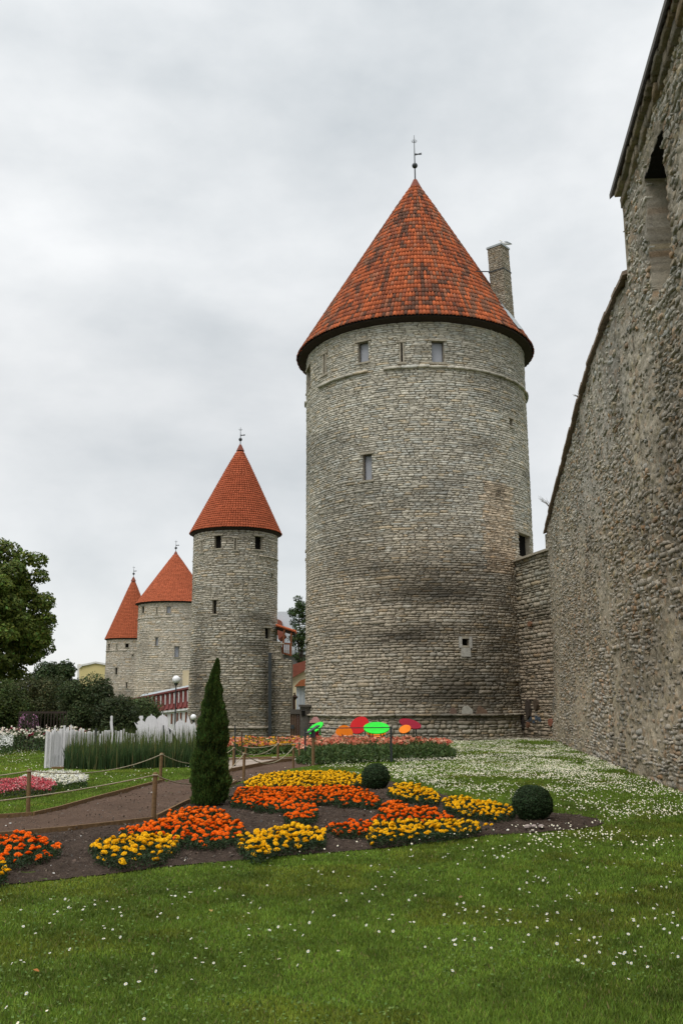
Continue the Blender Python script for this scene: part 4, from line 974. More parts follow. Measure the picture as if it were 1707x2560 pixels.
def patch(nm, polys, lab, cat, dens, fol_base, seed, h=.155, leaf=.016, sparse=.9, extra=(), group='marigold patches in the soil bed'):
    # polys: list of (px outline of the flower canopy at height h, mesh list)
    rg = np.random.default_rng(seed)
    P0 = [gp(x, y, h) for x, y in polys[0][0]]; c = np.mean(P0, 0)
    root = thing(nm, lab, cat, (c[0], c[1], 0), group)
    allp = []; heads = []
    for outline, ml in polys:
        W = [tuple(gp(x, y, h)[:2]) for x, y in outline]; xs_ = [w[0] for w in W]; ys_ = [w[1] for w in W]; allp.append(W)
        area = (max(xs_) - min(xs_)) * (max(ys_) - min(ys_)); tgt = int(area * dens * 9); pts = []
        cell = {}
        dens_ = dens * 1.25; md = .9 / math.sqrt(dens_)
        for _ in range(tgt):
            x, y = rg.uniform(min(xs_), max(xs_)), rg.uniform(min(ys_), max(ys_))
            if not inpoly(np.array(x), np.array(y), W): continue
            kx, ky = int(x / md), int(y / md)
            if any((x - q[0]) ** 2 + (y - q[1]) ** 2 < md * md for a in (-1, 0, 1) for b in (-1, 0, 1) for q in cell.get((kx + a, ky + b), ())): continue
            if float(fbm(np.array(x * 2.2), np.array(y * 2.2), seed + 3, 3)) < .5 - .5 * sparse + .12 * (1 - sparse): continue
            cell.setdefault((kx, ky), []).append((x, y)); pts.append((x, y))
        cx, cy = np.mean(xs_), np.mean(ys_)
        for x, y in pts:
            # the canopy domes over; heads at the rim hang lower
            e = min(math.hypot(x - (w0[0] + t * (w1[0] - w0[0])), y - (w0[1] + t * (w1[1] - w0[1]))) for w0, w1 in zip(W, W[1:] + W[:1]) for t in (0, .25, .5, .75))
            z = h - .06 * math.exp(-e / .12) + rg.uniform(-.025, .03); heads.append((x, y, z, ml))
            if y < cy and e < .12 and rg.random() < .15: heads.append((x + rg.uniform(-.04, .04), y - rg.uniform(.05, .10), h * rg.uniform(.35, .65), ml))
    for (px, py, ml) in extra:
        q = gp(px, py, h * .8); heads.append((q[0], q[1], h * .8, ml))
    # foliage: feathery small leaflets filling the clump down to the soil
    Pl = []; 
    for W in allp:
        xs_ = [w[0] for w in W]; ys_ = [w[1] for w in W]; cx, cy = np.mean(xs_), np.mean(ys_)
        W2 = []
        for w in W:
            d = Vector((w[0] - cx, w[1] - cy)); l = d.length or 1; d = d / l; W2.append((w[0] + d.x * .035, w[1] + d.y * .035 - .035))
        area = (max(xs_) - min(xs_) + .2) * (max(ys_) - min(ys_) + .2); n = int(area * 5200 * fol_base)
        x = rg.uniform(min(xs_) - .15, max(xs_) + .15, n); y = rg.uniform(min(ys_) - .15, max(ys_) + .15, n)
        lump = fbm(x * 5, y * 5, seed + 9, 3); k = inpoly(x, y, W2); x = x[k]; y = y[k]; lump = lump[k]
        z = (h - .05) * (1 - rg.random(len(x)) ** 1.6) * (.8 + .4 * lump); Pl.append(np.stack([x, y, z + .02], 1))
    for hx, hy, hz, ml in heads:
        m = 8; Pl.append(np.stack([hx + rg.normal(0, .02, m), hy + rg.normal(0, .02, m), np.maximum(.01, hz - rg.random(m) ** 1.3 * hz)], 1))
    Pl = np.concatenate(Pl); n = len(Pl)
    V, F, _ = leafquads(Pl, np.tile([0, -.3, .7], (n, 1)), rg.uniform(leaf * .6, leaf * 1.4, n), rg, .8, .42)
    link('foliage', npmesh('foliage', V, F, M['leaf'], np.repeat(foliage_cols(n, rg), 4, 0)), root)
    heads.sort(key=lambda q: q[1])
    rest = heads[100:]
    for x, y, z, ml in heads[:100]:
        o = link('blossom', ml[rg.integers(len(ml))], root); s = float(rg.uniform(.78, 1.18))
        s *= float(rg.choice([.75, 1, 1, 1.08])); o.matrix_basis = Matrix.Translation((float(x), float(y), float(z))) @ Euler((float(rg.normal(.25, .3)), float(rg.normal(0, .3)), float(rg.uniform(0, 6.3)))).to_matrix().to_4x4() @ Matrix.Scale(s, 4)
    if rest:
        # remaining heads farther back, one part
        Vs = []; Fq = []; Ft = []; mi_q = []; mi_t = []; b = 0; mats_ = [M['marigold_yellow'], M['marigold_orange']]
        for x, y, z, ml in rest:
            me = ml[rg.integers(len(ml))]; s = rg.uniform(.78, 1.18); R_ = np.array(Euler((float(rg.normal(.25, .3)), float(rg.normal(0, .3)), float(rg.uniform(0, 6.3)))).to_matrix())
            co = np.empty(len(me.vertices) * 3, np.float32); me.vertices.foreach_get('co', co); co = co.reshape(-1, 3) @ R_.T * s + np.array([x, y, z]); Vs.append(co)
            mi = 0 if me.materials[0] == M['marigold_yellow'] else 1
            for p in me.polygons:
                vv = [v + b for v in p.vertices]
                (Fq if len(vv) == 4 else Ft).append(vv); (mi_q if len(vv) == 4 else mi_t).append(mi)
            b += len(co)
        o = link('blossoms', npmesh('blossoms', np.concatenate(Vs), [np.array(Fq), np.array(Ft)], mats_, midx=mi_q + mi_t), root, kind='stuff')
    return root
YG, OG = MGY, MGO
patch('marigold_patch', [([(-60, 2090), (0, 2085), (60, 2072), (110, 2085), (155, 2108), (120, 2125), (40, 2140), (-60, 2150)], OG)], 'sparse orange marigold patch cut by the left edge of the picture', 'marigold patch', 62, 1.0, 1, sparse=.8)
patch('marigold_patch', [([(-70, 2145), (-10, 2135), (18, 2142), (22, 2170), (-10, 2185), (-70, 2190)], YG)], 'few yellow marigolds in the lower left corner below the orange ones', 'marigold patch', 55, 1.0, 2)
patch('marigold_patch', [([(232, 2105), (250, 2090), (300, 2086), (350, 2082), (400, 2078), (445, 2085), (445, 2105), (410, 2128), (330, 2137), (290, 2140), (250, 2128)], YG)], 'yellow marigold patch nearest the lawn at the lower left', 'marigold patch', 85, 1.0, 3)
patch('marigold_patch', [([(305, 2066), (370, 2052), (412, 2042), (425, 2022), (470, 2017), (555, 2017), (575, 2036), (612, 2062), (600, 2082), (540, 2098), (480, 2094), (400, 2082), (330, 2080)], OG)], 'wide orange marigold patch at the foot of the tall conifer', 'marigold patch', 80, 1.0, 4)
patch('marigold_patch', [([(590, 2085), (640, 2075), (700, 2060), (750, 2057), (810, 2071), (808, 2092), (740, 2102), (700, 2110), (640, 2128), (608, 2112)], YG)], 'yellow marigold patch in the middle of the front row', 'marigold patch', 90, 1.0, 5, extra=[(640, 2120, YG), (655, 2125, YG)])
patch('marigold_patch', [([(612, 1952), (640, 1938), (700, 1928), (790, 1926), (860, 1928), (908, 1940), (908, 1952), (850, 1962), (760, 1965), (680, 1966), (620, 1966)], YG), ([(580, 1988), (598, 1966), (680, 1966), (780, 1967), (850, 1962), (905, 1968), (952, 1994), (935, 2006), (870, 2000), (810, 1994), (745, 2000), (715, 2017), (670, 2012), (620, 2004), (585, 2000)], OG)],
      'largest marigold patch, yellow behind and orange in front, beside the small box ball', 'marigold patch', 78, 1.0, 6)
patch('marigold_patch', [([(712, 2034), (725, 2012), (765, 2002), (792, 2012), (792, 2030), (765, 2043), (730, 2042)], OG)], 'smallest orange marigold clump alone in the middle of the soil', 'marigold patch', 85, 1.0, 7)
patch('marigold_patch', [([(812, 2058), (850, 2048), (900, 2050), (940, 2040), (958, 2005), (985, 1996), (1030, 2010), (1075, 2015), (1132, 2034), (1125, 2045), (1050, 2046), (980, 2046), (930, 2052), (915, 2070), (850, 2072)], OG)], 'orange marigold patch right of centre behind a yellow row', 'marigold patch', 82, 1.0, 8)
patch('marigold_patch', [([(922, 2074), (938, 2052), (1000, 2048), (1100, 2048), (1192, 2044), (1196, 2058), (1150, 2072), (1060, 2078), (980, 2084), (930, 2088)], YG)], 'long yellow marigold row in front of the orange ones at the right', 'marigold patch', 88, 1.0, 9, extra=[(1214, 2063, YG), (1228, 2062, YG), (1196, 2073, YG)])
patch('marigold_patch', [([(970, 1974), (988, 1958), (1020, 1953), (1060, 1965), (1100, 1985), (1092, 1995), (1040, 1992), (990, 1985)], YG)], 'yellow marigold patch just right of the small box ball', 'marigold patch', 80, 1.0, 10)
patch('marigold_patch', [([(1108, 1994), (1130, 1987), (1180, 1993), (1230, 2001), (1285, 2010), (1280, 2024), (1240, 2034), (1200, 2030), (1150, 2020), (1118, 2012)], YG)], 'yellow marigold patch touching the left side of the large box ball', 'marigold patch', 80, 1.0, 11)

# ------------------------------------------------------------------ small-flowered beds and shrubs
def flowerlump(nm, lab, cat, outline, h, colors, wts, seed, nfl, nleaf, fs=.02, leafc=(.045, .08, .02), parts=True, Y0=None, group=None, leafs=.025, spiky=0, top=.6, lf_asp=.5, flout=None):
    # outline: px points on the ground; flowers crowd the top of a leafy mound of height h
    rg = np.random.default_rng(seed); W = [tuple(gp(*p)[:2]) for p in outline]; xs_ = [w[0] for w in W]; ys_ = [w[1] for w in W]
    root = thing(nm, lab, cat, (np.mean(xs_), np.mean(ys_), float(gsurf(np.mean(xs_), np.mean(ys_)))), group)
    def samp(n):
        x = rg.uniform(min(xs_), max(xs_), n * 3); y = rg.uniform(min(ys_), max(ys_), n * 3); k = inpoly(x, y, W); return x[k][:n], y[k][:n]
    x, y = samp(nleaf); lump = fbm(x * 2.2, y * 2.2, seed, 3); g_ = gsurf(x, y)
    tp = .35 + .65 * sstep(0, min(.5, h), edist(x, y, W)); z = g_ + h * tp * (.52 + .75 * lump) * (1 - rg.random(len(x)) ** 1.7)
    n = len(x); V, F, _ = leafquads(np.stack([x, y, z], 1), np.tile([0, -.4, .8], (n, 1)), rg.uniform(leafs * .6, leafs * 1.4, n), rg, .8, lf_asp)
    if spiky:
        s_ = V.reshape(-1, 4, 3); s_[:, 2, 2] += spiky * rg.random(n)
        V = s_.reshape(-1, 3)
    link('foliage', npmesh('foliage', V, F, M['leaf'], np.repeat(cloudcols(leafc, n, rg, .28, .15), 4, 0)), root)
    if flout: W = [tuple(gp(*p)[:2]) for p in flout]
    x, y = samp(nfl); n = len(x); lump = fbm(x * 2.2, y * 2.2, seed, 3); g_ = gsurf(x, y)
    z = g_ + h * (.56 + .75 * lump) * (top + (1.04 - top) * rg.random(n) ** .45)
    cc = np.array(colors)[rg.choice(len(colors), n, p=np.array(wts) / sum(wts))] * rg.uniform(.75, 1.1, n)[:, None]
    # each flower: three crossing petals
    Pc = np.repeat(np.stack([x, y, z], 1), 3, 0); m = len(Pc); Pc = Pc + rg.normal(0, fs * .3, (m, 3))
    V, F, _ = leafquads(Pc, np.tile([0, -.5, .7], (m, 1)), rg.uniform(fs * .7, fs * 1.25, m), rg, .8, .85)
    link('blossoms', npmesh('blossoms', V, F, M['petal'], np.repeat(np.repeat(cc, 3, 0), 4, 0)), root, kind='stuff')
    return root
flowerlump('begonia_patch', 'low mound of pink begonias on the left lawn behind the rope post', 'begonias', [(-80, 1990), (-40, 1972), (40, 1966), (100, 1966), (142, 1980), (125, 1992), (60, 2002), (-80, 2004)], .22, [(.62, .11, .13), (.70, .30, .30), (.45, .07, .09)], [5, 3, 2], 31, 2400, 4200, .018, leafc=(.05, .06, .025), leafs=.02)
flowerlump('begonia_patch', 'low mound of white begonias behind the pink ones', 'begonias', [(45, 1965), (90, 1955), (180, 1951), (221, 1962), (218, 1974), (170, 1978), (130, 1978), (90, 1968)], .24, [(.80, .78, .62), (.75, .74, .7)], [5, 3], 32, 1700, 3600, .018, leafs=.02)
W_ = (.78, .74, .62)
flowerlump('rose_bed', 'wide bed of white and red roses behind the lawn at the far left', 'rose bed', [(-260, 1880), (0, 1884), (110, 1886), (185, 1872), (330, 1852), (330, 1838), (150, 1842), (-260, 1850)], .76, [W_, (.30, .02, .06), (.75, .60, .50)], [6, 1.4, 1.5], 33, 3600, 22000, .045, leafs=.06, top=.72, leafc=(.04, .065, .02))
flowerlump('white_bush', 'small bush covered in tiny white flowers at the far left edge', 'bush', [(-80, 1890), (0, 1893), (30, 1888), (34, 1878), (0, 1874), (-80, 1874)], .62, [(.78, .78, .74)], [1], 34, 1500, 3000, .022, leafs=.03, top=.35)
SAL = [(.70, .27, .16), (.56, .14, .08), (.76, .42, .28), (.46, .08, .05)]
flowerlump('lily_bed', 'tall dense bed of salmon flowers over dark green leaves below the coloured discs', 'flower bed', [(742, 1912), (800, 1914), (900, 1910), (1000, 1905), (1100, 1902), (1136, 1898), (1140, 1888), (1100, 1876), (1000, 1872), (860, 1872), (740, 1878)], .40, SAL, [4, 3, 3, 1.5], 35, 2300, 30000, .06, leafs=.06, top=.90, leafc=(.055, .09, .022), spiky=.10, flout=[(742, 1897), (900, 1896), (1100, 1890), (1130, 1886), (1100, 1877), (1000, 1872), (860, 1872), (740, 1878)], lf_asp=.3)
flowerlump('lily_bed', 'farther low flower bed of yellow and salmon blooms behind the paving', 'flower bed', [(560, 1890), (650, 1889), (740, 1886), (800, 1880), (800, 1868), (700, 1868), (560, 1870)], .36, SAL + [(.72, .36, .02)], [3, 3, 2, 1, 5], 36, 1100, 11000, .05, leafs=.06, top=.82, leafc=(.07, .11, .025), spiky=.06)
# iris-like reed bed in front of the white fence
def reeds():
    rg = np.random.default_rng(51); W = [tuple(gp(*p)[:2]) for p in [(160, 1925), (250, 1926), (400, 1922), (480, 1921), (560, 1912), (560, 1896), (480, 1898), (300, 1900), (170, 1906)]]; xs_ = [w[0] for w in W]; ys_ = [w[1] for w in W]
    n = 15000; x = rg.uniform(min(xs_), max(xs_), n * 3); y = rg.uniform(min(ys_), max(ys_), n * 3); k = inpoly(x, y, W); x = x[k][:n]; y = y[k][:n]; n = len(x)
    h = .40 + .22 * rg.random(n) + .15 * (fbm(x * 1.5, y * 1.5, 3) - .5); tall = rg.random(n) < .05; h[tall] = rg.uniform(.85, 1.12, tall.sum())
    w = rg.uniform(.006, .012, n); a = rg.uniform(0, PI, n); la = rg.uniform(0, 2 * PI, n); ln = h * rg.uniform(.02, .32, n) * np.where(tall, .3, 1)
    dx = np.cos(a) * w; dy = np.sin(a) * w; z0 = gsurf(x, y)
    mid = np.stack([x + np.cos(la) * ln * .35, y + np.sin(la) * ln * .35, z0 + h * .6], 1); tip = np.stack([x + np.cos(la) * ln, y + np.sin(la) * ln, z0 + h], 1); D = np.stack([dx, dy, 0 * dx], 1); B = np.stack([x, y, z0], 1)
    V = np.stack([B - D, B + D, mid + D * .9, mid - D * .9, tip], 1).reshape(-1, 3); b = np.arange(n)[:, None] * 5
    Fq = b + np.array([[0, 1, 2, 3]]); Ft = b + np.array([[3, 2, 4]])
    c = cloudcols((.048, .085, .028), n, rg, .25, .12); c[tall] = c[tall] * np.array([1.9, 1.4, 1.2]); dr = rg.random(n) < .06; c[dr] = np.array([.20, .17, .07])
    root = thing('reed_bed', 'dense bed of tall dark green sword-like leaves in front of the white pickets', 'plant bed', (np.mean(xs_), np.mean(ys_), 0))
    link('leaves', npmesh('leaves', V, [Fq, Ft], M['leaf'], np.repeat(c, 5, 0)), root, kind='stuff')
reeds()

def leafball(nm, lab, cat, c, rx, ry, rz_, n, ls, base, seed, group=None, trunk=False, lump=.12, extra=None):
    rg = np.random.default_rng(seed); root = thing(nm, lab, cat, (c[0], c[1], 0), group)
    d = rg.normal(0, 1, (n, 3)); d /= np.linalg.norm(d, axis=1)[:, None]
    nz_ = fbm(np.arctan2(d[:, 1], d[:, 0]) * 3.5 + 20, d[:, 2] * 4.5 + 10, seed, 4); stray = rg.random(n) < .03; r = np.where(stray, 1.06, 1.0) * (.93 + lump * (nz_ - .5) * 2) * (1 - .28 * rg.random(n) ** 2.4)
    P_ = np.array(c)[None] + d * r[:, None] * np.array([rx, ry, rz_]); P_[:, 2] = np.maximum(P_[:, 2], .01)
    V, F, _ = leafquads(P_, d * 1.2, rg.uniform(ls * .6, ls * 1.4, n), rg, .75, .5)
    col = cloudcols(base, n, rg, .3, .15); col *= (.75 + .6 * nz_)[:, None]
    link('crown', npmesh('crown', V, F, M['leaf'], np.repeat(col, 4, 0)), root)
    MB().tube([(c[0], c[1], -.02), (c[0], c[1], c[2])], [.03, .02], 6).build('trunk', M['bark'], root)
    # dark twiggy heart so the ball is not see-through
    MB().ball((c[0], c[1], c[2]), min(rx, ry) * .72, 12, 8, rz_ / min(rx, ry)).build('inner_twigs', mat(nm + '_twigs', (.018, .022, .010), rough=1, mott=[(20, .3)]), root)
    return root
p = gp(940, 1976); leafball('box_ball', 'smaller clipped round box bush behind the marigolds', 'box bush', (p[0], p[1] + .1, .24), .29, .29, .27, 9000, .014, (.028, .052, .018), 5, 'clipped box balls', lump=.10)
p = gp(1337, 2056); leafball('box_ball', 'larger clipped round box bush at the right end of the soil bed', 'box bush', (p[0], p[1] + .13, .235), .30, .30, .265, 14000, .012, (.028, .052, .018), 6, 'clipped box balls', lump=.09)

def thuja():
    rg = np.random.default_rng(9); c = gp(520, 2020); H = at(532, 1650, c[1] + .25)[2]; cx, cy = c[0] - .04, c[1] + .3
    root = thing('conifer', 'tall narrow dark green conifer standing behind the orange marigolds', 'conifer', (cx, cy, 0))
    n = 62000; t = rg.random(n) ** .85; z = .04 + t * (H - .04); lean = .09 * t
    prof = .86 * np.interp(t, [0, .03, .16, .33, .5, .635, .72, .77, .83, .88, .93, .97, 1], [.27, .30, .325, .287, .26, .197, .163, .157, .12, .075, .06, .035, .005])
    a = rg.uniform(0, 2 * PI, n); nz_ = fbm(a * 3.0 + 30, z * 7.5, 77, 4); r = prof * (.60 + .86 * nz_) * (1 - .45 * rg.random(n) ** 2)
    x = cx + lean + r * np.cos(a) + .02 * np.sin(z * 6); y = cy + r * np.sin(a)
    # flat upward-pointing sprays
    up_ = np.stack([np.cos(a) * .45, np.sin(a) * .45, np.ones(n)], 1) + rg.normal(0, .22, (n, 3)); up_ /= np.linalg.norm(up_, axis=1)[:, None]
    sd_ = np.cross(up_, rg.normal(0, 1, (n, 3))); sd_ /= np.linalg.norm(sd_, axis=1)[:, None]; L_ = rg.uniform(.018, .045, n)[:, None]; w = L_ * .28; P_ = np.stack([x, y, z], 1)
    V = np.stack([P_ - up_ * L_ * .5, P_ + sd_ * w, P_ + up_ * L_, P_ - sd_ * w], 1).reshape(-1, 3)
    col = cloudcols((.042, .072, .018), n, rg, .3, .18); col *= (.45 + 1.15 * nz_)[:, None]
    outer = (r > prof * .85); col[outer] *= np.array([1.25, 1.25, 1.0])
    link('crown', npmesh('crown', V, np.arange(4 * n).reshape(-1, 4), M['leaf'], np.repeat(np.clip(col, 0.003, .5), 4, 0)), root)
    MB().tube([(cx, cy, -.02), (cx, cy, .5), (cx + .05, cy, H * .9)], [.05, .04, .01], 8).build('trunk', M['bark'], root)
    MB().lathe((cx, cy, .05), [(.18, 0), (.2, .3), (.16, 1.0), (.06, H * .72)], 10).build('inner_twigs', mat('conifer_twigs', (.014, .018, .008), rough=1, mott=[(20, .3)]), root)
thuja()

# ------------------------------------------------------------------ rope barrier: posts and ropes
POST = {}
def post(key, bx, by, tx, ty, w, lab, tilt=True, m='wood_post'):
    b = gp(bx, by); t = at(tx, ty, b[1]); w_ = w / F_PX * b[1]
    b = np.array([b[0], b[1], float(gsurf(b[0], b[1])) - .02])
    mb = MB(); d = Vector(t - b)
    mb.tube([b, b + (t - b) * .5, t - (t - b) * .03, t], [w_ * .52, w_ * .5, w_ * .5, w_ * .40], 12)
    r_ = thing('rope_post', lab, 'post', tuple(b), 'wooden posts of the rope barrier'); mb.build('shaft', M[m], r_)
    rg_ = MB(); c = t - (t - b) * .05
    rg_.tube([(c[0] + math.cos(a) * (w_ * .53), c[1] + math.sin(a) * (w_ * .53), c[2]) for a in np.linspace(0, 2 * PI, 13)], .011, 6, cap=False).build('rope_loop', M['rope'], r_)
    POST[key] = c
post('a', 71, 2034, 74, 1922, 10, 'wooden rope post standing on the left lawn by the begonias')
post('b', 384, 2052, 389, 1931, 11.5, 'nearest and thickest wooden rope post in front of the mulch path')
post('c', 401, 1950, 405, 1882, 8, 'wooden rope post at the far side of the path left of the conifer')
post('d', 584, 1917, 585, 1867, 6.5, 'wooden rope post beside the dark iron rod right of the conifer')
post('e', 609, 1950, 611, 1880, 7, 'wooden rope post just right of the conifer on the near side of the path')
post('f', 695, 1905, 695, 1857, 5.5, 'thin wooden rope post at the far side of the path before the salmon flowers')
post('g', 733, 1922, 734, 1865, 5.5, 'wooden rope post where the path meets the tall flower bed')
post('h', 748, 1906, 748, 1855, 5, 'farthest wooden rope post half hidden in the salmon flowers')
post('i', 614, 1893, 615, 1866, 4.5, 'small pale wooden post behind the paving')
def rope(a, b, sag, lab, r=.009):
    a = np.array(a, float); b = np.array(b, float); mb = MB(); pts = []
    for t in np.linspace(0, 1, 19): p = a * (1 - t) + b * t; p[2] -= sag * 4 * t * (1 - t); pts.append(p)
    mb.tube(pts, r, 6).build('rope', M['rope'], label=lab, cat='rope', group='ropes hung between the posts', smooth=True)
offa = gp(-420, 2060); offa[2] = .66; offb = gp(-300, 2170); offb[2] = .55
rope(POST['a'], offa, .10, 'rope running from the left lawn post out of the picture to the left')
rope(POST['a'], POST['c'], .17, 'slack rope hanging between the lawn post and the post left of the conifer')
rope(POST['b'], offb, .06, 'nearest rope slanting from the thick front post down to the lower left')
rope(POST['b'], POST['e'], .34, 'rope from the thick front post passing behind the conifer')
rope(POST['c'], POST['d'], .30, 'rope sagging from the far path post behind the conifer to the iron rod')
rope(POST['e'], POST['g'], .30, 'rope slung low along the near side of the path towards the flower bed', .011)
rope(POST['d'], POST['f'], .24, 'rope sagging over the pale paving')
rope(POST['f'], POST['h'], .02, 'short rope at the far end of the path')
rope(POST['i'], POST['f'], .06, 'thin rope behind the paving near the yellow flowers')
rope(POST['h'], at(800, 1872, POST['h'][1] - .3), .04, 'last bit of rope vanishing into the salmon flowers')
# upright rods and the T-topped board
def rod(x0, y0, x1, y1, w, lab, Yoff=0, m='iron'):
    b = gp(x0, y0); b[1] += Yoff; t = at(x1, y1, b[1]); b[2] = float(gsurf(b[0], b[1]))
    MB().tube([b, t], [w / F_PX * b[1] / 2] * 2, 8).build('iron_rod', M[m], label=lab, cat='rod', group='thin iron rods among the beds')
rod(588, 1917, 588, 1812, 3.2, 'tall dark iron rod beside the rope post right of the conifer')
rod(605, 1890, 605, 1828, 3, 'short brown rod before the second tower', m='wood_brown')
rod(240, 1905, 241, 1820, 3.4, 'dark rod among the white pickets left of the tall white stick')
rod(409, 1905, 409, 1813, 3.0, 'dark rod in front of the white domes')

def tee():
    b = gp(783, 1915); t = at(783, 1826, b[1])
    r_ = thing('sign_post', 'wooden post with a slanted dark board on top in front of the flower bed', 'sign post', tuple(b))
    w = 8 / F_PX * b[1]; MB().tube([(b[0], b[1], 0), t], [w / 2, w / 2], 12).build('post', M['wood_post'], r_)
    MB().box((t[0], t[1], t[2] - .1), (w * 1.25, w * 1.25, .16)).build('post_collar', M['iron'], r_)
    a = at(768, 1833, b[1] - .12); c = at(796, 1814, b[1] + .12)
    MB().beam(a, c, .13, .03).build('board', M['iron'], r_)
tee()
def rail():
    b = gp(979, 1907); t = at(976, 1816, b[1]); r_ = thing('wire_rail', 'dark metal post with thin horizontal rails in front of the coloured discs', 'railing', tuple(b))
    MB().box(((b[0] + t[0]) / 2, b[1], t[2] / 2), (.06, .06, t[2])).build('rail_post', M['iron'], r_)
    e = at(763, 1821, b[1] + .6); MB().beam((t[0], t[1], t[2] - .03), e, .025).build('top_rail', M['iron'], r_)
    e2 = at(763, 1844, b[1] + .6); s2 = at(976, 1838, b[1]); MB().beam(s2, e2, .014).build('lower_rail', M['iron'], r_)
    MB().box((e[0], e[1], e[2] / 2), (.05, .05, e[2])).build('rail_post', M['iron'], r_)
rail()
# coloured disc sculptures on thin legs
def disc(px, py, rx, ry, Y, rot, m, lab, legs=3, leg_col='iron', tiltsign=1):
    c = at(px, py, Y); s = Y / (F_PX * .98); R_ = max(rx, ry) * s; k = min(rx, ry) / max(rx, ry)
    r_ = thing('disc_sculpture', lab, 'disc sculpture', (c[0], c[1], float(gsurf(c[0], c[1]))), 'coloured discs on thin legs before the tower')
    # a round plate whose face normal is tipped so that it shows as the photographed ellipse
    el = math.asin(min(1, k)); n_ = Vector((0, -math.sin(el), math.cos(el) * tiltsign)); n_ = Matrix.Rotation(math.radians(-rot), 3, 'Y') @ n_
    q = n_.to_track_quat('Z', 'Y').to_matrix()
    n = 40; V = []; th = .03
    for zz in (-th / 2, th / 2):
        for i in range(n): V.append(Vector(c) + q @ Vector((R_ * math.cos(2 * PI * i / n), R_ * math.sin(2 * PI * i / n), zz)))
    MB().add(V, [tuple(reversed(range(n))), tuple(range(n, 2 * n))] + [(i, (i + 1) % n, (i + 1) % n + n, i + n) for i in range(n)]).build('disc', M[m], r_)
    g_ = float(gsurf(c[0], c[1]))
    for i in range(legs):
        a = 2 * PI * i / legs + .5; p = Vector(c) + q @ Vector((R_ * .62 * math.cos(a), R_ * .62 * math.sin(a), -.02 * tiltsign))
        MB().tube([p, (p[0], p[1], g_)], .022, 6).build('leg', M[leg_col], r_)
disc(860, 1835, 20.5, 21, 37.2, 0, 'disc_orange', 'large round orange disc at the left of the row', 2)
disc(898, 1813, 24, 17.5, 38.2, 35, 'disc_red', 'bright red tilted disc, highest of the discs')
disc(941, 1820, 31, 12.8, 37.0, 0, 'disc_green', 'wide flat bright green disc in the middle of the row', 4)
disc(940, 1831, 23, 11, 38.4, 0, 'disc_orange', 'orange disc mostly hidden under the wide green disc', 2)
disc(1025, 1809.5, 27, 10, 38.4, -14, 'disc_crimson', 'dark crimson flat disc at the right end of the row', 4)
disc(1012, 1823, 14.5, 8.5, 37.6, 20, 'disc_orange', 'small orange disc tucked below the crimson one', 1)
disc(788, 1820, 22, 8, 37.4, 32, 'disc_green', 'green tilted disc on a green leg behind the slanted board', 1, 'disc_green')

# small kiosk with a pinkish pyramid roof
def kiosk():
    c = at(788, 1855, 39.6); g_ = float(gsurf(c[0], c[1])); s = 39.6 / (F_PX * .98); zt_ = at(788, 1792, 39.6)[2]; ze_ = at(788, 1807, 39.6)[2]; zb_ = at(788, 1811, 39.6)[2]; x0 = at(773, 1820, 39.6)[0]; x1 = at(804, 1820, 39.6)[0]; xc = (x0 + x1) / 2; w = x1 - x0
    r_ = thing('play_kiosk', 'small kiosk with a pinkish pyramid roof by the wooden gate', 'kiosk', (xc, 39.6, g_))
    MB().box((xc, 39.6, (zt_ + ze_) / 2), (w, w, zt_ - ze_), top=.28).build('roof', mat('faded_pink_roof', (.27, .13, .12), mott=[(6, .2)]), r_)
    MB().box((xc, 39.6, (ze_ + zb_) / 2), (w * .96, w * .96, ze_ - zb_)).build('eaves', M['eave'], r_)
    for a in (-1, 1):
        for b in (-1, 1): MB().box((xc + a * w * .38, 39.6 + b * w * .38, (g_ + zb_) / 2), (.05, .05, zb_ - g_)).build('corner_post', M['iron'], r_)
    MB().box((xc + w * .12, 39.6 + w * .3, (g_ + zb_) / 2 - .04), (w * .30, .05, (zb_ - g_) * .85)).build('back_panel', M['disc_crimson'], r_)
    MB().box((xc - w * .25, 39.6 + w * .3, (g_ + zb_) / 2 - .04), (w * .25, .05, (zb_ - g_) * .8)).build('side_panel', M['eave'], r_)
kiosk()

# ------------------------------------------------------------------ white picket sculpture and domes
def pickets():
    rg = random.Random(5); P0 = gp(113, 1922); P1 = gp(157, 1919); r_ = thing('picket_fence', 'white painted picket fence of uneven boards curving behind the reeds', 'fence', tuple(P0))
    pts = []
    for i in range(11): t = i / 10; pts.append(P0 * (1 - t) + P1 * t + np.array([0, .10 * math.sin(t * 3), 0]))
    Q = [gp(158, 1912), gp(200, 1898), gp(280, 1893), gp(370, 1890), gp(470, 1886), gp(520, 1884)]; n = 88; L_ = [0]
    for a, b in zip(Q[:-1], Q[1:]): L_.append(L_[-1] + np.linalg.norm(b - a))
    for i in range(n):
        l = L_[-1] * i / (n - 1); q = np.array([np.interp(l, L_, [k[j] for k in Q]) for j in range(3)]); pts.append(q)
    for i, p in enumerate(pts):
        px, py = proj(p[None])[0][0], 0
        ty = (1826 if i < 11 else 1829) + rg.uniform(-7, 6)
        if rg.random() < .09: ty -= rg.uniform(8, 16)
        h = at(px, ty, p[1])[2]; w = .054 if i < 11 else rg.uniform(.04, .075)
        c = MB(); g_ = float(gsurf(p[0], p[1])); c.box((p[0], p[1] + rg.uniform(-.02, .02), (h + g_) / 2), (w, .022, h - g_), rz=rg.uniform(-.12, .12))
        c.build('picket', M['white_paint'], r_)
    MB().beam(P0 + np.array([0, .16, .3]), P1 + np.array([0, .10, .3]), .03, .08).build('rail', M['white_paint'], r_)
    MB().box(tuple((gp(135, 1924) + gp(157, 1923)) / 2 + np.array([0, 0, .03])), (.34, .10, .07)).build('base_board', M['wood_post'], r_)
pickets()
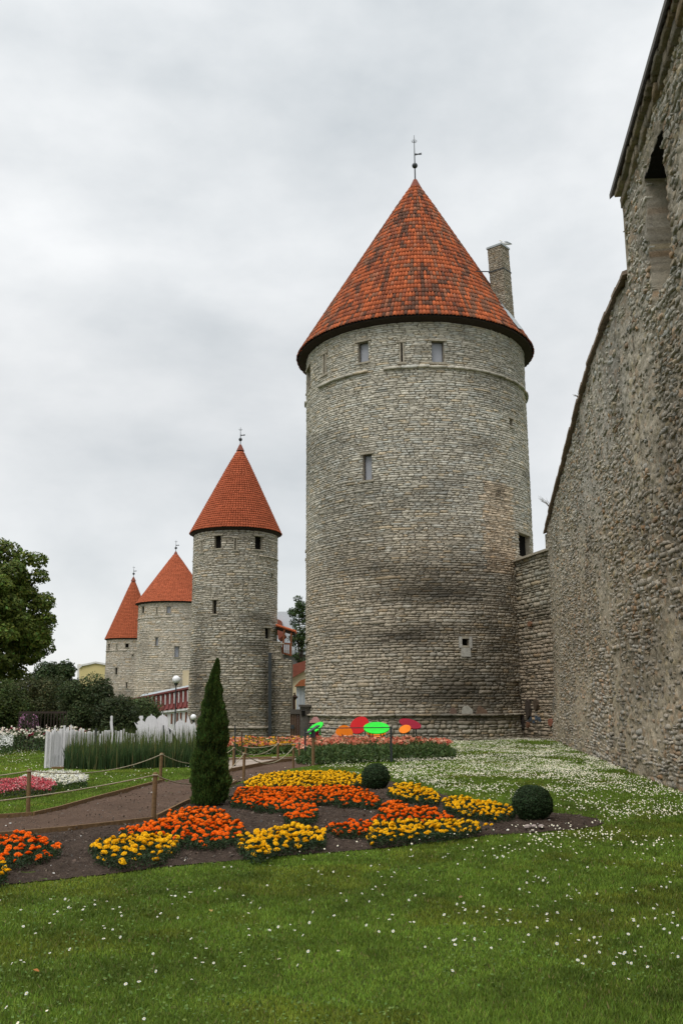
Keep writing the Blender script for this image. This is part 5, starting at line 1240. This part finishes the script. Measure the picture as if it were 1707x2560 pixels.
def cutout(pts, Y, lab, nm='white_cutout', cat='cutout sculpture', th=.05):
    P_ = [at(x, y, Y) for x, y in pts]
    c = np.mean(P_, 0); r = MB().prism([(p[0], Y, p[2]) for p in P_], (0, th, 0)).build(nm, M['white_paint'], label=lab, cat=cat, group='white cut-out skyline behind the reeds')
    return r
def arc(cx, cy, rx, ry, a0, a1, n=14): return [(cx + rx * math.cos(math.radians(a)), cy - ry * math.sin(math.radians(a))) for a in np.linspace(a0, a1, n)]
YB = 31.0
cutout([(393.5, 1880)] + arc(378.5, 1806, 15, 17, 0, 84) + [(379.6, 1785), (378, 1785)] + arc(378.5, 1806, 15, 17, 96, 180) + [(363.5, 1880)], YB, 'white onion dome cut-out with a finial, left of the two big domes')
cutout([(421.5, 1880)] + arc(406.6, 1805, 14.6, 17, -20, 84) + [(407.8, 1784), (405.6, 1784)] + arc(406.6, 1805, 14.6, 17, 96, 180) + [(394, 1880)], YB + .5, 'white onion dome cut-out with a finial, right of the two big domes')
cutout([(464, 1880), (464, 1815)] + arc(450.5, 1816, 13, 15, 0, 84) + [(451.6, 1797), (450, 1797)] + arc(450.5, 1816, 13, 15, 96, 180) + [(432, 1880), (432, 1825), (422, 1818), (422, 1880)], YB + .2, 'smaller white dome cut-out right of the dark lamp post')
cutout([(342, 1880), (344, 1822)] + [(336, 1806), (340, 1810), (343, 1806), (346, 1812)] + arc(352, 1812, 10, 11, 170, 96, 5) + [(350, 1797), (347.5, 1793), (350, 1789.5), (357, 1789.5), (358.5, 1795), (356, 1800)] + arc(354, 1812, 10, 11, 70, 0, 5) + [(364, 1880)], YB + .9, 'white cut-out of a rounded mound topped by a small head')
cutout([(462, 1880), (462, 1822), (466, 1808), (470, 1788), (474, 1800), (478, 1812), (486, 1806), (490, 1815), (490, 1880)], YB + 1.1, 'tall pointed white sail-shaped cut-out behind the small globe lamp')
cutout([(275, 1880), (277, 1826), (275.5, 1805), (277, 1800), (276.5, 1791), (279, 1789), (282, 1791), (281.5, 1805), (283, 1826), (283, 1880)], YB + .6, 'single tall thin white stick rising above the pickets', 'white_stick')
# wavy white cut-outs on the front
cutout([(392, 1880), (389, 1852), (395, 1842), (390, 1832), (394, 1822), (400, 1828), (398, 1840), (402, 1850), (405, 1838), (412, 1830), (414, 1842), (420, 1826), (424, 1840), (430, 1824), (432, 1880)], YB - .7, 'low wavy white cut-out in front of the domes')
# lamps
def lamp(px, py, r, Y, by, lab):
    c = at(px, py, Y); g_ = float(gsurf(c[0], c[1])); R_ = r * Y / (F_PX * .98); root = thing('globe_lamp', lab, 'lamp', (c[0], Y, g_), 'globe lamps on dark posts')
    MB().ball(c, R_, 20, 12).build('globe', M['globe'], root, smooth=True)
    MB().lathe((c[0], Y, 0), [(R_ * .2, g_), (R_ * .17, c[2] - R_ * 1.5), (R_ * .42, c[2] - R_ * 1.3), (R_ * .55, c[2] - R_ * .86)], 10).build('post', M['iron'], root)
lamp(441, 1699, 9.6, 52, 1850, 'tall lamp post with a white globe in front of the red gallery')
lamp(484, 1793, 7.2, 40, 1850, 'low lamp with a white globe beside the conifer')

# ------------------------------------------------------------------ old wall fragment with timber gallery beside the second tower
def planar_stones(name, A, B, z0, topf, hm, lm, top, low, seed, parent, depth=1.2, prot=(.015, .05)):
    A = np.array([A[0], A[1], 0.]); B = np.array([B[0], B[1], 0.]); d = B - A; Ln = np.linalg.norm(d); d = d / Ln; n = np.array([d[1], -d[0], 0])
    if n[1] > 0: n = -n
    P = lambda u, z, e: np.stack([A[0] + d[0] * u + n[0] * e, A[1] + d[1] * u + n[1] * e, z + 0 * u], -1)
    zm = max(topf(0), topf(Ln), topf(Ln / 2)); S = layout(0, Ln, z0, zm, lambda z: hm, lm, seed=seed); S = S[S[:, 3] < np.array([topf(u) for u in (S[:, 0] + S[:, 1]) / 2]) + .06]
    rg = np.random.default_rng(seed)
    V, F, C = stones(P, S, rg.uniform(prot[0], prot[1], len(S)), stonecols(S[:, 0], S[:, 2], rg, top, low, 4, [], seed=seed), gap=.012)
    link(name, npmesh(name, V, F, M['stone'], C), parent)
    us = np.linspace(0, Ln, 9)
    pts = [tuple(P(np.array(u), np.array(z), np.array(-.01))) for u, z in [(0, z0), (Ln, z0)] + [(u, topf(u) - .02) for u in us[::-1]]]
    MB().prism(pts, tuple(-n * depth)).build('wall_core', M['mortar'], parent)
    return P
YF = 63.6
a_ = at(668, 1700, YF); b_ = at(729, 1700, YF); zt1 = at(690, 1603, YF)[2]; zt2 = at(715, 1645, YF)[2]; Lf = b_[0] - a_[0]
wf = thing('wall_fragment', 'narrow stone wall stub with a timber gallery, right of the second tower', 'wall', (a_[0], YF, -1))
planar_stones('wall_face', a_, b_, -1.4, lambda u: zt1 if u < Lf * .52 else zt2 - .15 * (u - Lf * .5), .13, .34, (.42, .37, .29), (.40, .345, .27), 71, wf, 1.6)
def gallery():
    Y = YF + .4; r_ = thing('timber_gallery', 'red-brown timber gallery with a small tiled roof on top of the wall stub', 'gallery', tuple(at(712, 1640, Y)))
    P = lambda x, y, dy=0: at(x, y, Y + dy)
    for x0, y0, x1, y1 in ((706, 1634, 711, 1574), (727, 1640, 728, 1582)): 
        for dy in (0, 1.1): MB().beam(P(x0, y0, dy), P(x1, y1, dy), .12).build('gallery_post', M['wood_red'], r_)
    rl = MB()
    for y0, y1 in ((1632, 1638), (1608, 1610)): rl.beam(P(705, y0), P(728, y1), .11)
    for k in range(4):
        x = 709 + k * 5; rl.beam(P(x, 1609), P(x, 1634 + k), .05)
    rl.build('railing', M['wood_red'], r_)
    jb = MB()
    for y in (1610, 1620): jb.beam(P(700, y), P(708, y + 1), .08)
    jb.build('joists', M['wood_red'], r_)
    a, b = P(690, 1564), P(737, 1580); rf = MB(); rf.add([a, b, b + np.array([0, 1.7, 0]), a + np.array([0, 1.7, 0]), a - [0, 0, .16], b - [0, 0, .16], b + np.array([0, 1.7, -.16]), a + np.array([0, 1.7, -.16])], [(0, 1, 2, 3), (7, 6, 5, 4), (0, 4, 5, 1), (1, 5, 6, 2), (2, 6, 7, 3), (3, 7, 4, 0)])
    R_ = rf.build('roof', M['eave'], r_); tt = MB()
    for k in range(9):
        y_ = k * .2; tt.tube([a + np.array([0, y_ - .05, .04]), b + np.array([.05, y_ - .05, .04])], .09, 6)
    tt.build('roof_tiles', mat('gallery_tile', (.48, .12, .05), mott=[(5, .2)]), R_)
gallery()
# dark vertical strip set in the corner of the second tower
MB().beam((at(676, 1850, YF)[0], YF - .35, -1.2), (at(676, 1630, YF)[0], YF - .35, at(676, 1632, YF)[2]), .2).build('dark_corner_strip', M['iron'], label='dark vertical strip in the corner between second tower and wall stub', cat='pipe')
# grown gate between the towers
def gate():
    Y = 47.5; r_ = thing('wooden_gate', 'old wooden gate of brown and grey boards between the two near towers', 'gate', (at(755, 1840, Y)[0], Y, float(gsurf(at(755, 1840, Y)[0], Y))))
    def board(x0, x1, y0, m, nm, n, dy=0):
        p = at(x0, y0, Y + dy); q = at(x1, y0, Y + dy); g_ = float(gsurf(p[0], Y)) - .1; mb = MB(); w = (q[0] - p[0]) / n
        for k in range(n): mb.box((p[0] + (k + .5) * w, Y + dy + random.uniform(-.012, .012), (p[2] + g_) / 2 - random.uniform(0, .02)), (w * .94, .06, p[2] - g_))
        return mb.build(nm, m, r_)
    board(726, 750, 1777, M['wood_brown'], 'door_leaf', 4)
    board(750, 786, 1766, M['wood_grey'], 'board_panel', 7, -.12)
    p = at(725, 1775, Y); q = at(752, 1775, Y); MB().box(((p[0] + q[0]) / 2, Y - .05, p[2] - .08), (q[0] - p[0], .14, .22)).build('lintel', M['wood_grey'], r_)
    c = at(758, 1783, Y - .2); MB().box(tuple(c), (.16, .04, .24)).build('hatch', M['dark'], r_)
    c = at(731, 1817, Y - .1); MB().box(tuple(c), (.16, .05, .18)).build('latch', M['iron'], r_)
    p = at(785, 1764, Y - .1); MB().box((at(768, 1764, Y)[0], Y - .2, p[2]), (.8, .25, .1)).build('gate_cap', M['wood_grey'], r_)
gate()

# ------------------------------------------------------------------ houses behind the wall
def house(nm, lab, x0, x1, ytop, Y, m, depth=8, parts=()):
    a = at(x0, ytop, Y); b = at(x1, ytop, Y); r_ = thing(nm, lab, 'house', ((a[0] + b[0]) / 2, Y, -1))
    MB().box(((a[0] + b[0]) / 2, Y + depth / 2, (a[2] - 1.5) / 2), (b[0] - a[0], depth, a[2] + 1.5)).build('walls', m, r_)
    return r_
YC = 84
def P_(x, y, Y=YC): return at(x, y, Y)
h = thing('cream_house', 'cream house with a brown-red roof seen in the gap between the two near towers', 'house', tuple(P_(745, 1760)))
MB().prism([P_(712, 1840), P_(800, 1840), P_(800, 1650), P_(765, 1665), P_(732, 1693), P_(712, 1708)], (0, 9, 0)).build('walls', M['plaster_cream'], h)
MB().prism([P_(708, 1712, 83.6), P_(732, 1694, 83.6), P_(762, 1676, 83.6), P_(800, 1656, 83.6), P_(800, 1630, 83.6), P_(762, 1652, 83.6), P_(730, 1662, 83.6), P_(708, 1676, 83.6)], (0, 10, 0)).build('roof', M['roof_brown'], h)
h2 = thing('outbuilding', 'small white lean-to with an orange roof in front of the cream house', 'outbuilding', tuple(P_(750, 1760, 76)))
MB().prism([P_(741, 1845, 76), P_(772, 1845, 76), P_(772, 1712, 76), P_(741, 1714, 76)], (0, 5, 0)).build('walls', mat('bluish_white_render', (.50, .54, .60), mott=[(2, .1)]), h2)
MB().prism([P_(736, 1716, 75.6), P_(774, 1714, 75.6), P_(774, 1694, 75.6), P_(752, 1700, 75.6)], (0, 5.6, 0)).build('roof', mat('orange_roof', (.36, .12, .05), mott=[(4, .2)]), h2)
gh = MB(); 
for x in (748, 756, 764): gh.beam(P_(x, 1716, 75.95), P_(x, 1845, 75.95), .06)
gh.build('wall_battens', M['plaster_white'], h2)
MB().tube([P_(734.5, 1775, 70), P_(735, 1750, 70), P_(738, 1742, 70), P_(736, 1732, 70)], [.12, .1, .2, .1], 8).build('gate_pillar', M['wood_brown'], label='dark red-brown carved pillar above the wooden gate', cat='pillar')
h3 = thing('grey_roof_building', 'grey-roofed building behind the cream house in the tower gap', 'building', tuple(P_(745, 1700, 100)))
MB().prism([P_(690, 1800, 100), P_(800, 1800, 100), P_(800, 1632, 100), P_(690, 1632, 100)], (0, 8, 0)).build('walls', M['roof_grey'], h3)
MB().prism([P_(688, 1636, 99.5), P_(802, 1636, 99.5), P_(802, 1624, 99.5), P_(688, 1626, 99.5)], (0, 9, 0)).build('roof_edge', M['zinc'], h3)
h4 = thing('white_building', 'plain white building top rising just right of the second tower', 'building', tuple(P_(712, 1700, 112)))
MB().prism([P_(694, 1800, 112), P_(731, 1800, 112), P_(731, 1529, 112), P_(697, 1529, 112), P_(694, 1531, 112)], (0, 10, 0)).build('walls', mat('cool_white_render', (.58, .60, .64), mott=[(.5, .05)]), h4)
MB().prism([P_(690, 1585, 110), P_(706, 1585, 110), P_(703, 1552, 110), P_(690, 1545, 110)], (0, 2, 0)).build('red_roof_edge', M['roof_brown'], h4)
MB().prism([P_(696, 1598, 90), P_(712, 1586, 90), P_(702, 1582, 90), P_(694, 1583, 90)], (0, 4, 0)).build('red_roof', M['roof_brown'], label='small red roof tip glimpsed below the timber gallery', cat='roof')
# yellow building far left
YY = 168
yb = thing('yellow_building', 'pale yellow building with a low arched top beyond the shrubs at the left', 'building', tuple(at(230, 1720, YY)))
top_ = [(199, 1670), (206, 1664), (222, 1661), (240, 1657), (258, 1660), (275, 1664), (290, 1667)]
MB().prism([at(x, y, YY) for x, y in [(199, 1850)] + top_ + [(290, 1850)]], (0, 12, 0)).build('walls', M['plaster_yellow'], yb)
cm = MB()
for p, q in zip(top_[:-1], top_[1:]): cm.beam(at(p[0], p[1] - 1, YY - .1), at(q[0], q[1] - 1, YY - .1), .35, .3)
cm.build('cornice', M['plaster_white'], yb)
MB().prism([at(x, y, YY + .5) for x, y in [(194, 1850), (194, 1661), (199, 1660), (200, 1850)]], (0, 11, 0)).build('side_wall', M['plaster_white'], yb)

# red gallery building between second and third towers
def redgallery():
    r_ = thing('gallery_building', 'low white building with a dark red ribbed gallery roof behind the tall lamp', 'building', tuple(at(430, 1800, 76)))
    XR, XL = 486, 300; YR, YL = 70.0, 92.0
    def Yx(x): return YR + (YL - YR) * (XR - x) / (XR - XL)
    def top(x): return 1716 + .200 * (XR - x) if x > 355 else 1742.2 + .13 * (355 - x)
    def bot(x): return 1768 + .113 * (XR - x)
    xs_ = np.linspace(XR, XL, 29); sk = MB(); V = []; F = []
    prof = [(0, 0), (.45, -.03), (.72, .02), (.88, .22), (1, .55)]       # the skirt flares forward at its foot
    for x in xs_:
        Y = Yx(x)
        for t, f in prof:
            p = at(x, top(x) * (1 - t) + bot(x) * t, Y); V.append((p[0], p[1] - f, p[2]))
    m_ = len(prof)
    for i in range(len(xs_) - 1):
        for j in range(m_ - 1): F.append((i * m_ + j, (i + 1) * m_ + j, (i + 1) * m_ + j + 1, i * m_ + j + 1))
    MB().add(V, F).build('roof', M['red_metal'], r_)
    k = 0
    for x in np.arange(472, 372, -11.2):
        Y = Yx(x); a = top(x); b = bot(x)
        # white window strip then a curved red bracket to its left
        p = [at(x - 3.4, a + (b - a) * .14, Y) - [0, .10, 0], at(x + .4, a + (b - a) * .12, Y) - [0, .10, 0], at(x - .6, a + (b - a) * .68, Y) - [0, .14, 0], at(x - 3.0, a + (b - a) * .70, Y) - [0, .14, 0]]
        w = MB().prism(p, (0, .06, 0)).build('window_strip', M['plaster_white'], r_)
        br = MB(); x2 = x - 5.5
        pts = [at(x2, a + (b - a) * t, Yx(x2)) - [0, f + .14, 0] for t, f in [(.02, .0), (.45, .02), (.7, .12), (.86, .32), (.98, .6)]]
        for q, q2 in zip(pts[:-1], pts[1:]): br.beam(q, q2, .10, .16, upv=(1, 0, 0))
        br.build('bracket', M['red_metal'], r_)
    cap = MB(); fas = MB(); wl = MB(); cn = MB()
    for x0, x1 in zip(xs_[:-1], xs_[1:]):
        P = lambda x, y, d=0: at(x, y, Yx(x)) - [0, d, 0]
        fas.beam(P(x0, top(x0) + 1.5, .18), P(x1, top(x1) + 1.5, .18), .2, .14)
        cap.prism([P(x0, top(x0) - 1, .1), P(x1, top(x1) - 1, .1), P(x1, top(x1) - 7 if x1 > 350 else top(x1) - 2, -.7), P(x0, top(x0) - 7 if x0 > 350 else top(x0) - 2, -.7)], (0, 2.5, 0))
        wl.prism([P(x0, 1850, 0), P(x1, 1850, 0), P(x1, bot(x1) - 2, 0), P(x0, bot(x0) - 2, 0)], (0, .3, 0))
        cn.beam(P(x0, bot(x0) + 3, .25), P(x1, bot(x1) + 3, .25), .2, .16)
    fas.build('fascia', M['red_metal'], r_); cap.build('roof_top', M['zinc'], r_); wl.build('walls', M['plaster_white'], r_); cn.build('cornice', M['plaster_white'], r_)
    for x in (468, 455, 446, 432, 418, 400):
        Y = Yx(x); y0 = bot(x) + 10; c = at(x, y0, Y); d = at(x + 5, y0 + 26, Y)
        w = MB().box(((c[0] + d[0]) / 2, Y - .04, (c[2] + d[2]) / 2), (d[0] - c[0], .1, c[2] - d[2])).build('window', M['pane'], r_)
        MB().box((c[0] - .06, Y - .09, (c[2] + d[2]) / 2), (.10, .1, c[2] - d[2])).box((d[0] + .06, Y - .09, (c[2] + d[2]) / 2), (.10, .1, c[2] - d[2])).build('shutter', M['wood_red'], w)
    MB().prism([at(457, 1722, 75), at(490, 1714, 75), at(490, 1676, 75), at(457, 1676, 75)], (0, 2, 0)).build('chimney_block', M['plaster_cream'], r_)
    MB().prism([at(472, 1720, 74.6), at(479, 1718, 74.6), at(479, 1697, 74.6), at(472, 1699, 74.6)], (0, 1, 0)).build('white_block', M['plaster_white'], r_)
redgallery()

# ------------------------------------------------------------------ trees and shrubs
def tree(nm, lab, cat, c, g_, clumps, leaf, n_per, base, seed, trunk_r=.25, group=None, limbs=True, flat=.75):
    # clumps: (x,y,z,r)
    rg = np.random.default_rng(seed); root = thing(nm, lab, cat, (c[0], c[1], g_), group); Vs = []; Cs = []; 
    for (x, y, z, r) in clumps:
        n = int(n_per * (r ** 2)); d = rg.normal(0, 1, (n, 3)); d /= np.linalg.norm(d, axis=1)[:, None]
        nz_ = fbm(np.arctan2(d[:, 1], d[:, 0]) * 1.8 + x * 3 + 40, d[:, 2] * 2.6 + z, seed, 4)
        rr = r * (.62 + .75 * nz_) * (1 - .4 * rg.random(n) ** 2); P = np.array([x, y, z]) + d * rr[:, None] * np.array([1, 1, flat])
        k = P[:, 2] > g_ + .02; P = P[k]; d = d[k]; nz_ = nz_[k]
        V, F, _ = leafquads(P, d * .7 + np.array([0, 0, .5]), rg.uniform(leaf * .6, leaf * 1.35, len(P)), rg, .6, .6)
        col = cloudcols(base, len(P), rg, .25, .16) * (.55 + .9 * nz_)[:, None] * rg.uniform(.75, 1.25)
        Vs.append(V); Cs.append(np.repeat(col, 4, 0))
    V = np.concatenate(Vs); link('crown', npmesh('crown', V, np.arange(len(V)).reshape(-1, 4), M['leaf'], np.clip(np.concatenate(Cs), .003, .6)), root)
    if trunk_r:
        top = max(q[2] for q in clumps); mb = MB(); zc = g_ + (top - g_) * .35
        mb.tube([(c[0], c[1], g_ - .1), (c[0] + .1, c[1], (g_ + zc) / 2), (c[0], c[1], zc), (c[0], c[1], g_ + (top - g_) * .8)], [trunk_r, trunk_r * .8, trunk_r * .7, trunk_r * .2], 10)
        if limbs:
            for (x, y, z, r) in clumps[:: max(1, len(clumps) // 14)]:
                mb.tube([(c[0], c[1], g_ + (z - g_) * .45), (c[0] * .5 + x * .5, c[1] * .5 + y * .5, g_ + (z - g_) * .8), (x, y, z)], [trunk_r * .45, trunk_r * .28, trunk_r * .08], 6)
        mb.build('trunk', M['bark'], root)
    return root
def clumpfill(cx, cy, cz, rx, ry, rz_, n, r0, r1, seed, shell_=.55):
    rg = np.random.default_rng(seed); o = []
    while len(o) < n:
        d = rg.normal(0, 1, 3); d /= np.linalg.norm(d); t = shell_ + (1 - shell_) * rg.random(); r = rg.uniform(r0, r1)
        o.append((cx + d[0] * t * (rx - r * .6), cy + d[1] * t * (ry - r * .6), cz + d[2] * t * (rz_ - r * .6), r))
    return o
def pxr(x, y, Y): p = at(x, y, Y); return p
s50 = 50 / 2400
c = pxr(-45, 1555, 50)
cl = clumpfill(c[0], 50, c[2] - .1, 3.75, 3.4, 4.1, 95, .55, .95, 4)
cl += [tuple(pxr(x, y, 50)) + (r,) for x, y, r in ((95, 1400, .55), (112, 1500, .55), (118, 1545, .45), (100, 1440, .5), (20, 1380, .7), (60, 1395, .5), (105, 1590, .5), (80, 1640, .6), (0, 1365, .5), (85, 1565, .7), (60, 1480, .8))]
tree('broadleaf_tree', 'large leafy green tree filling the left edge of the picture', 'tree', (c[0], 50, 0), 0, cl, .085, 1500, (.105, .140, .024), 11, .35, 'trees behind the garden')
c = pxr(140, 1715, 76)
tree('broadleaf_tree', 'smaller dark tree behind the large one, left of the yellow building', 'tree', (c[0], 76, -1), -1, clumpfill(c[0], 76, c[2] - .1, 2.2, 2.0, 3.0, 40, .5, .85, 5), .10, 1300, (.036, .056, .018), 12, .25, 'trees behind the garden')
sh = 'shrubs behind the rose bed'
for i, (px, py, rx, rz_, Y, base, lab) in enumerate(((-5, 1785, 1.3, 2.2, 42, (.066, .092, .022), 'mid-green shrub at the far left edge below the large tree'), (82, 1790, 1.5, 1.95, 44, (.060, .068, .022), 'brownish dark shrub behind the black trellis'), (150, 1782, 1.6, 2.0, 45.5, (.044, .060, .020), 'dark shrub between the brownish one and the domed one'),
        (232, 1782, 1.85, 1.85, 43, (.044, .062, .020), 'broad dark domed shrub left of the red gallery'), (338, 1790, 1.2, 1.05, 46, (.07, .098, .032), 'smaller lighter shrub with a ragged top at the foot of the red gallery'), (296, 1800, 1.1, 1.35, 41.5, (.038, .052, .018), 'low dark shrub behind the white stick'))):
    c = pxr(px, py, Y); g_ = float(gsurf(c[0], Y)); top = c[2] 
    cl = clumpfill(c[0], Y, c[2] - .1, rx * 1.08, 1.3, rz_, 70, .36, .62, 30 + i, .3)
    tree('shrub', lab, 'shrub', (c[0], Y, g_), g_, cl, .045, 2600, base, 50 + i, .08, sh, limbs=False, flat=.9)
c = pxr(748, 1565, 96)
cl = clumpfill(c[0], 96, c[2], 1.25, 1.2, 3.0, 30, .35, .6, 8) + [tuple(pxr(x, y, 96)) + (r,) for x, y, r in ((745, 1497, .45), (750, 1510, .5), (755, 1620, .6), (742, 1640, .5), (752, 1650, .5))]
tree('broadleaf_tree', 'slender tree with see-through foliage in the gap between the two near towers', 'tree', (c[0] + .2, 96, -1), -1, cl, .09, 700, (.045, .075, .022), 13, .12, 'trees behind the garden')
# far tree line closing the horizon behind everything
def treeline():
    rg = np.random.default_rng(66); n = 26000; x = rg.uniform(-170, 190, n); y = 215 + 12 * rg.random(n); hh = 4.5 + 3.5 * fbm(x * .06, y * 0, 3, 4); z = -1 + hh * rg.random(n) ** .7 + 1.2 * (fbm(x * .4, x * 0, 5, 3) - .5)
    V, F, _ = leafquads(np.stack([x, y, z], 1), np.tile([0, -.7, .6], (n, 1)), rg.uniform(.5, 1.1, n), rg, .6, .7)
    link('distant_trees', npmesh('distant_trees', V, F, M['leaf'], np.repeat(cloudcols((.035, .052, .02), n, rg), 4, 0)), label='distant dark wood closing the horizon behind the towers', cat='wood', kind='stuff')
treeline()
# black trellis with pink climbers
def trellis():
    Y = 36.5; a = at(50, 1781, Y); b = at(167, 1781, Y); g_ = float(gsurf(a[0], Y)); r_ = thing('garden_trellis', 'black metal trellis with slatted sides behind the roses at the left', 'trellis', ((a[0] + b[0]) / 2, Y, g_))
    MB().beam(a, b, .10, .07).build('top_beam', M['eave'], r_)
    for x0, x1, nm in ((58, 96, 6), (122, 160, 6)):
        for dy in (-.4, .4):
            m_ = MB()
            for x in np.linspace(x0, x1, nm): p = at(x, 1781, Y); m_.beam((p[0], Y + dy, g_), (p[0], Y + dy, p[2]), .024)
            m_.build('slat_panel', M['eave'], r_)
trellis()
def phlox():
    Y = 37.6; c = at(72, 1812, Y); root = thing('pink_climber', 'bushy pink flowering plant seen through the left side of the black trellis', 'shrub', (c[0], Y, 0)); rg = np.random.default_rng(4); n = 3800
    d = rg.normal(0, 1, (n, 3)); d /= np.linalg.norm(d, axis=1)[:, None]; P = np.array([c[0], Y, .85]) + d * (rg.random(n) ** .3)[:, None] * np.array([.36, .3, .52])
    V, F, _ = leafquads(P, d, rg.uniform(.02, .04, n), rg); k = rg.random(n) < .35
    link('foliage', npmesh('foliage', V, F, M['leaf'], np.repeat(cloudcols((.035, .055, .02), n, rg), 4, 0)), root)
    n2 = 800; d = rg.normal(0, 1, (n2, 3)); d /= np.linalg.norm(d, axis=1)[:, None]; P = np.array([c[0], Y, .9]) + d * np.array([.38, .32, .52]); V, F, _ = leafquads(P, d, rg.uniform(.02, .035, n2), rg)
    link('blossoms', npmesh('blossoms', V, F, M['petal'], np.repeat(cloudcols((.42, .20, .34), n2, rg), 4, 0)), root, kind='stuff')
phlox()
# weeds rooted in the wall head
def weed(px, py, s, seed, lab):
    sw, zw = onwall(px, py); c = wallP(np.array(sw), np.array(wtop(sw) + .05), np.array(.05)); rg = random.Random(seed); mb = MB()
    for k in range(13):
        a = rg.uniform(0, 6.28); l = s * rg.uniform(.5, 1); e = c + np.array([math.cos(a) * l * .6 - .25 * l, math.sin(a) * l * .5, l * .8]); m_ = (c + e) / 2 + np.array([0, 0, .08]); mb.tube([c, m_, e], [.012, .009, .004], 4)
        f = e + np.array([rg.uniform(-.1, .1), 0, .12 * s]); mb.tube([m_, f], [.007, .003], 4)
    mb.build('twiggy_weed', mat('dry_twig_%d' % seed, (.10, .085, .05), mott=[(20, .2)]), label=lab, cat='weed', group='weeds on the wall top')
weed(1380, 1262, .75, 2, 'thin bare twiggy weed on the low far end of the wall top')
weed(1452, 975, .28, 3, 'tiny weed sticking out halfway up the wall coping')
# small fallen leaves and a clover head or two on the lawn
rg_l = np.random.default_rng(77)
for k, (px, py, s, c_, lab) in enumerate(((90, 2441, .035, (.30, .12, .03), 'brown fallen leaf lying at the lower left of the lawn'), (528, 2286, .028, (.36, .24, .08), 'tan dry leaf standing in the lawn below the yellow marigolds'), (1152, 2252, .03, (.22, .15, .08), 'pale brown leaf lying on the middle of the lawn'))):
    p = gp(px, py); g_ = float(gsurf(p[0], p[1])) + .035; a = rg_l.uniform(0, 3); u_ = np.array([math.cos(a), math.sin(a), 0]); v_ = np.array([-math.sin(a), math.cos(a), 0]); c0 = np.array([p[0], p[1], g_])
    pts = [c0 - u_ * s, c0 - u_ * s * .3 + v_ * s * .5 + [0, 0, .006], c0 + u_ * s * .5 + v_ * s * .4 + [0, 0, .01], c0 + u_ * s * 1.1, c0 + u_ * s * .4 - v_ * s * .4 + [0, 0, .008], c0 - u_ * s * .4 - v_ * s * .45]
    MB().add(pts, [(0, 1, 2, 3), (0, 3, 4, 5)]).build('fallen_leaf', mat('dry_leaf_%d' % k, c_, mott=[(50, .2)]), label=lab, cat='leaf', group='fallen leaves on the lawn')
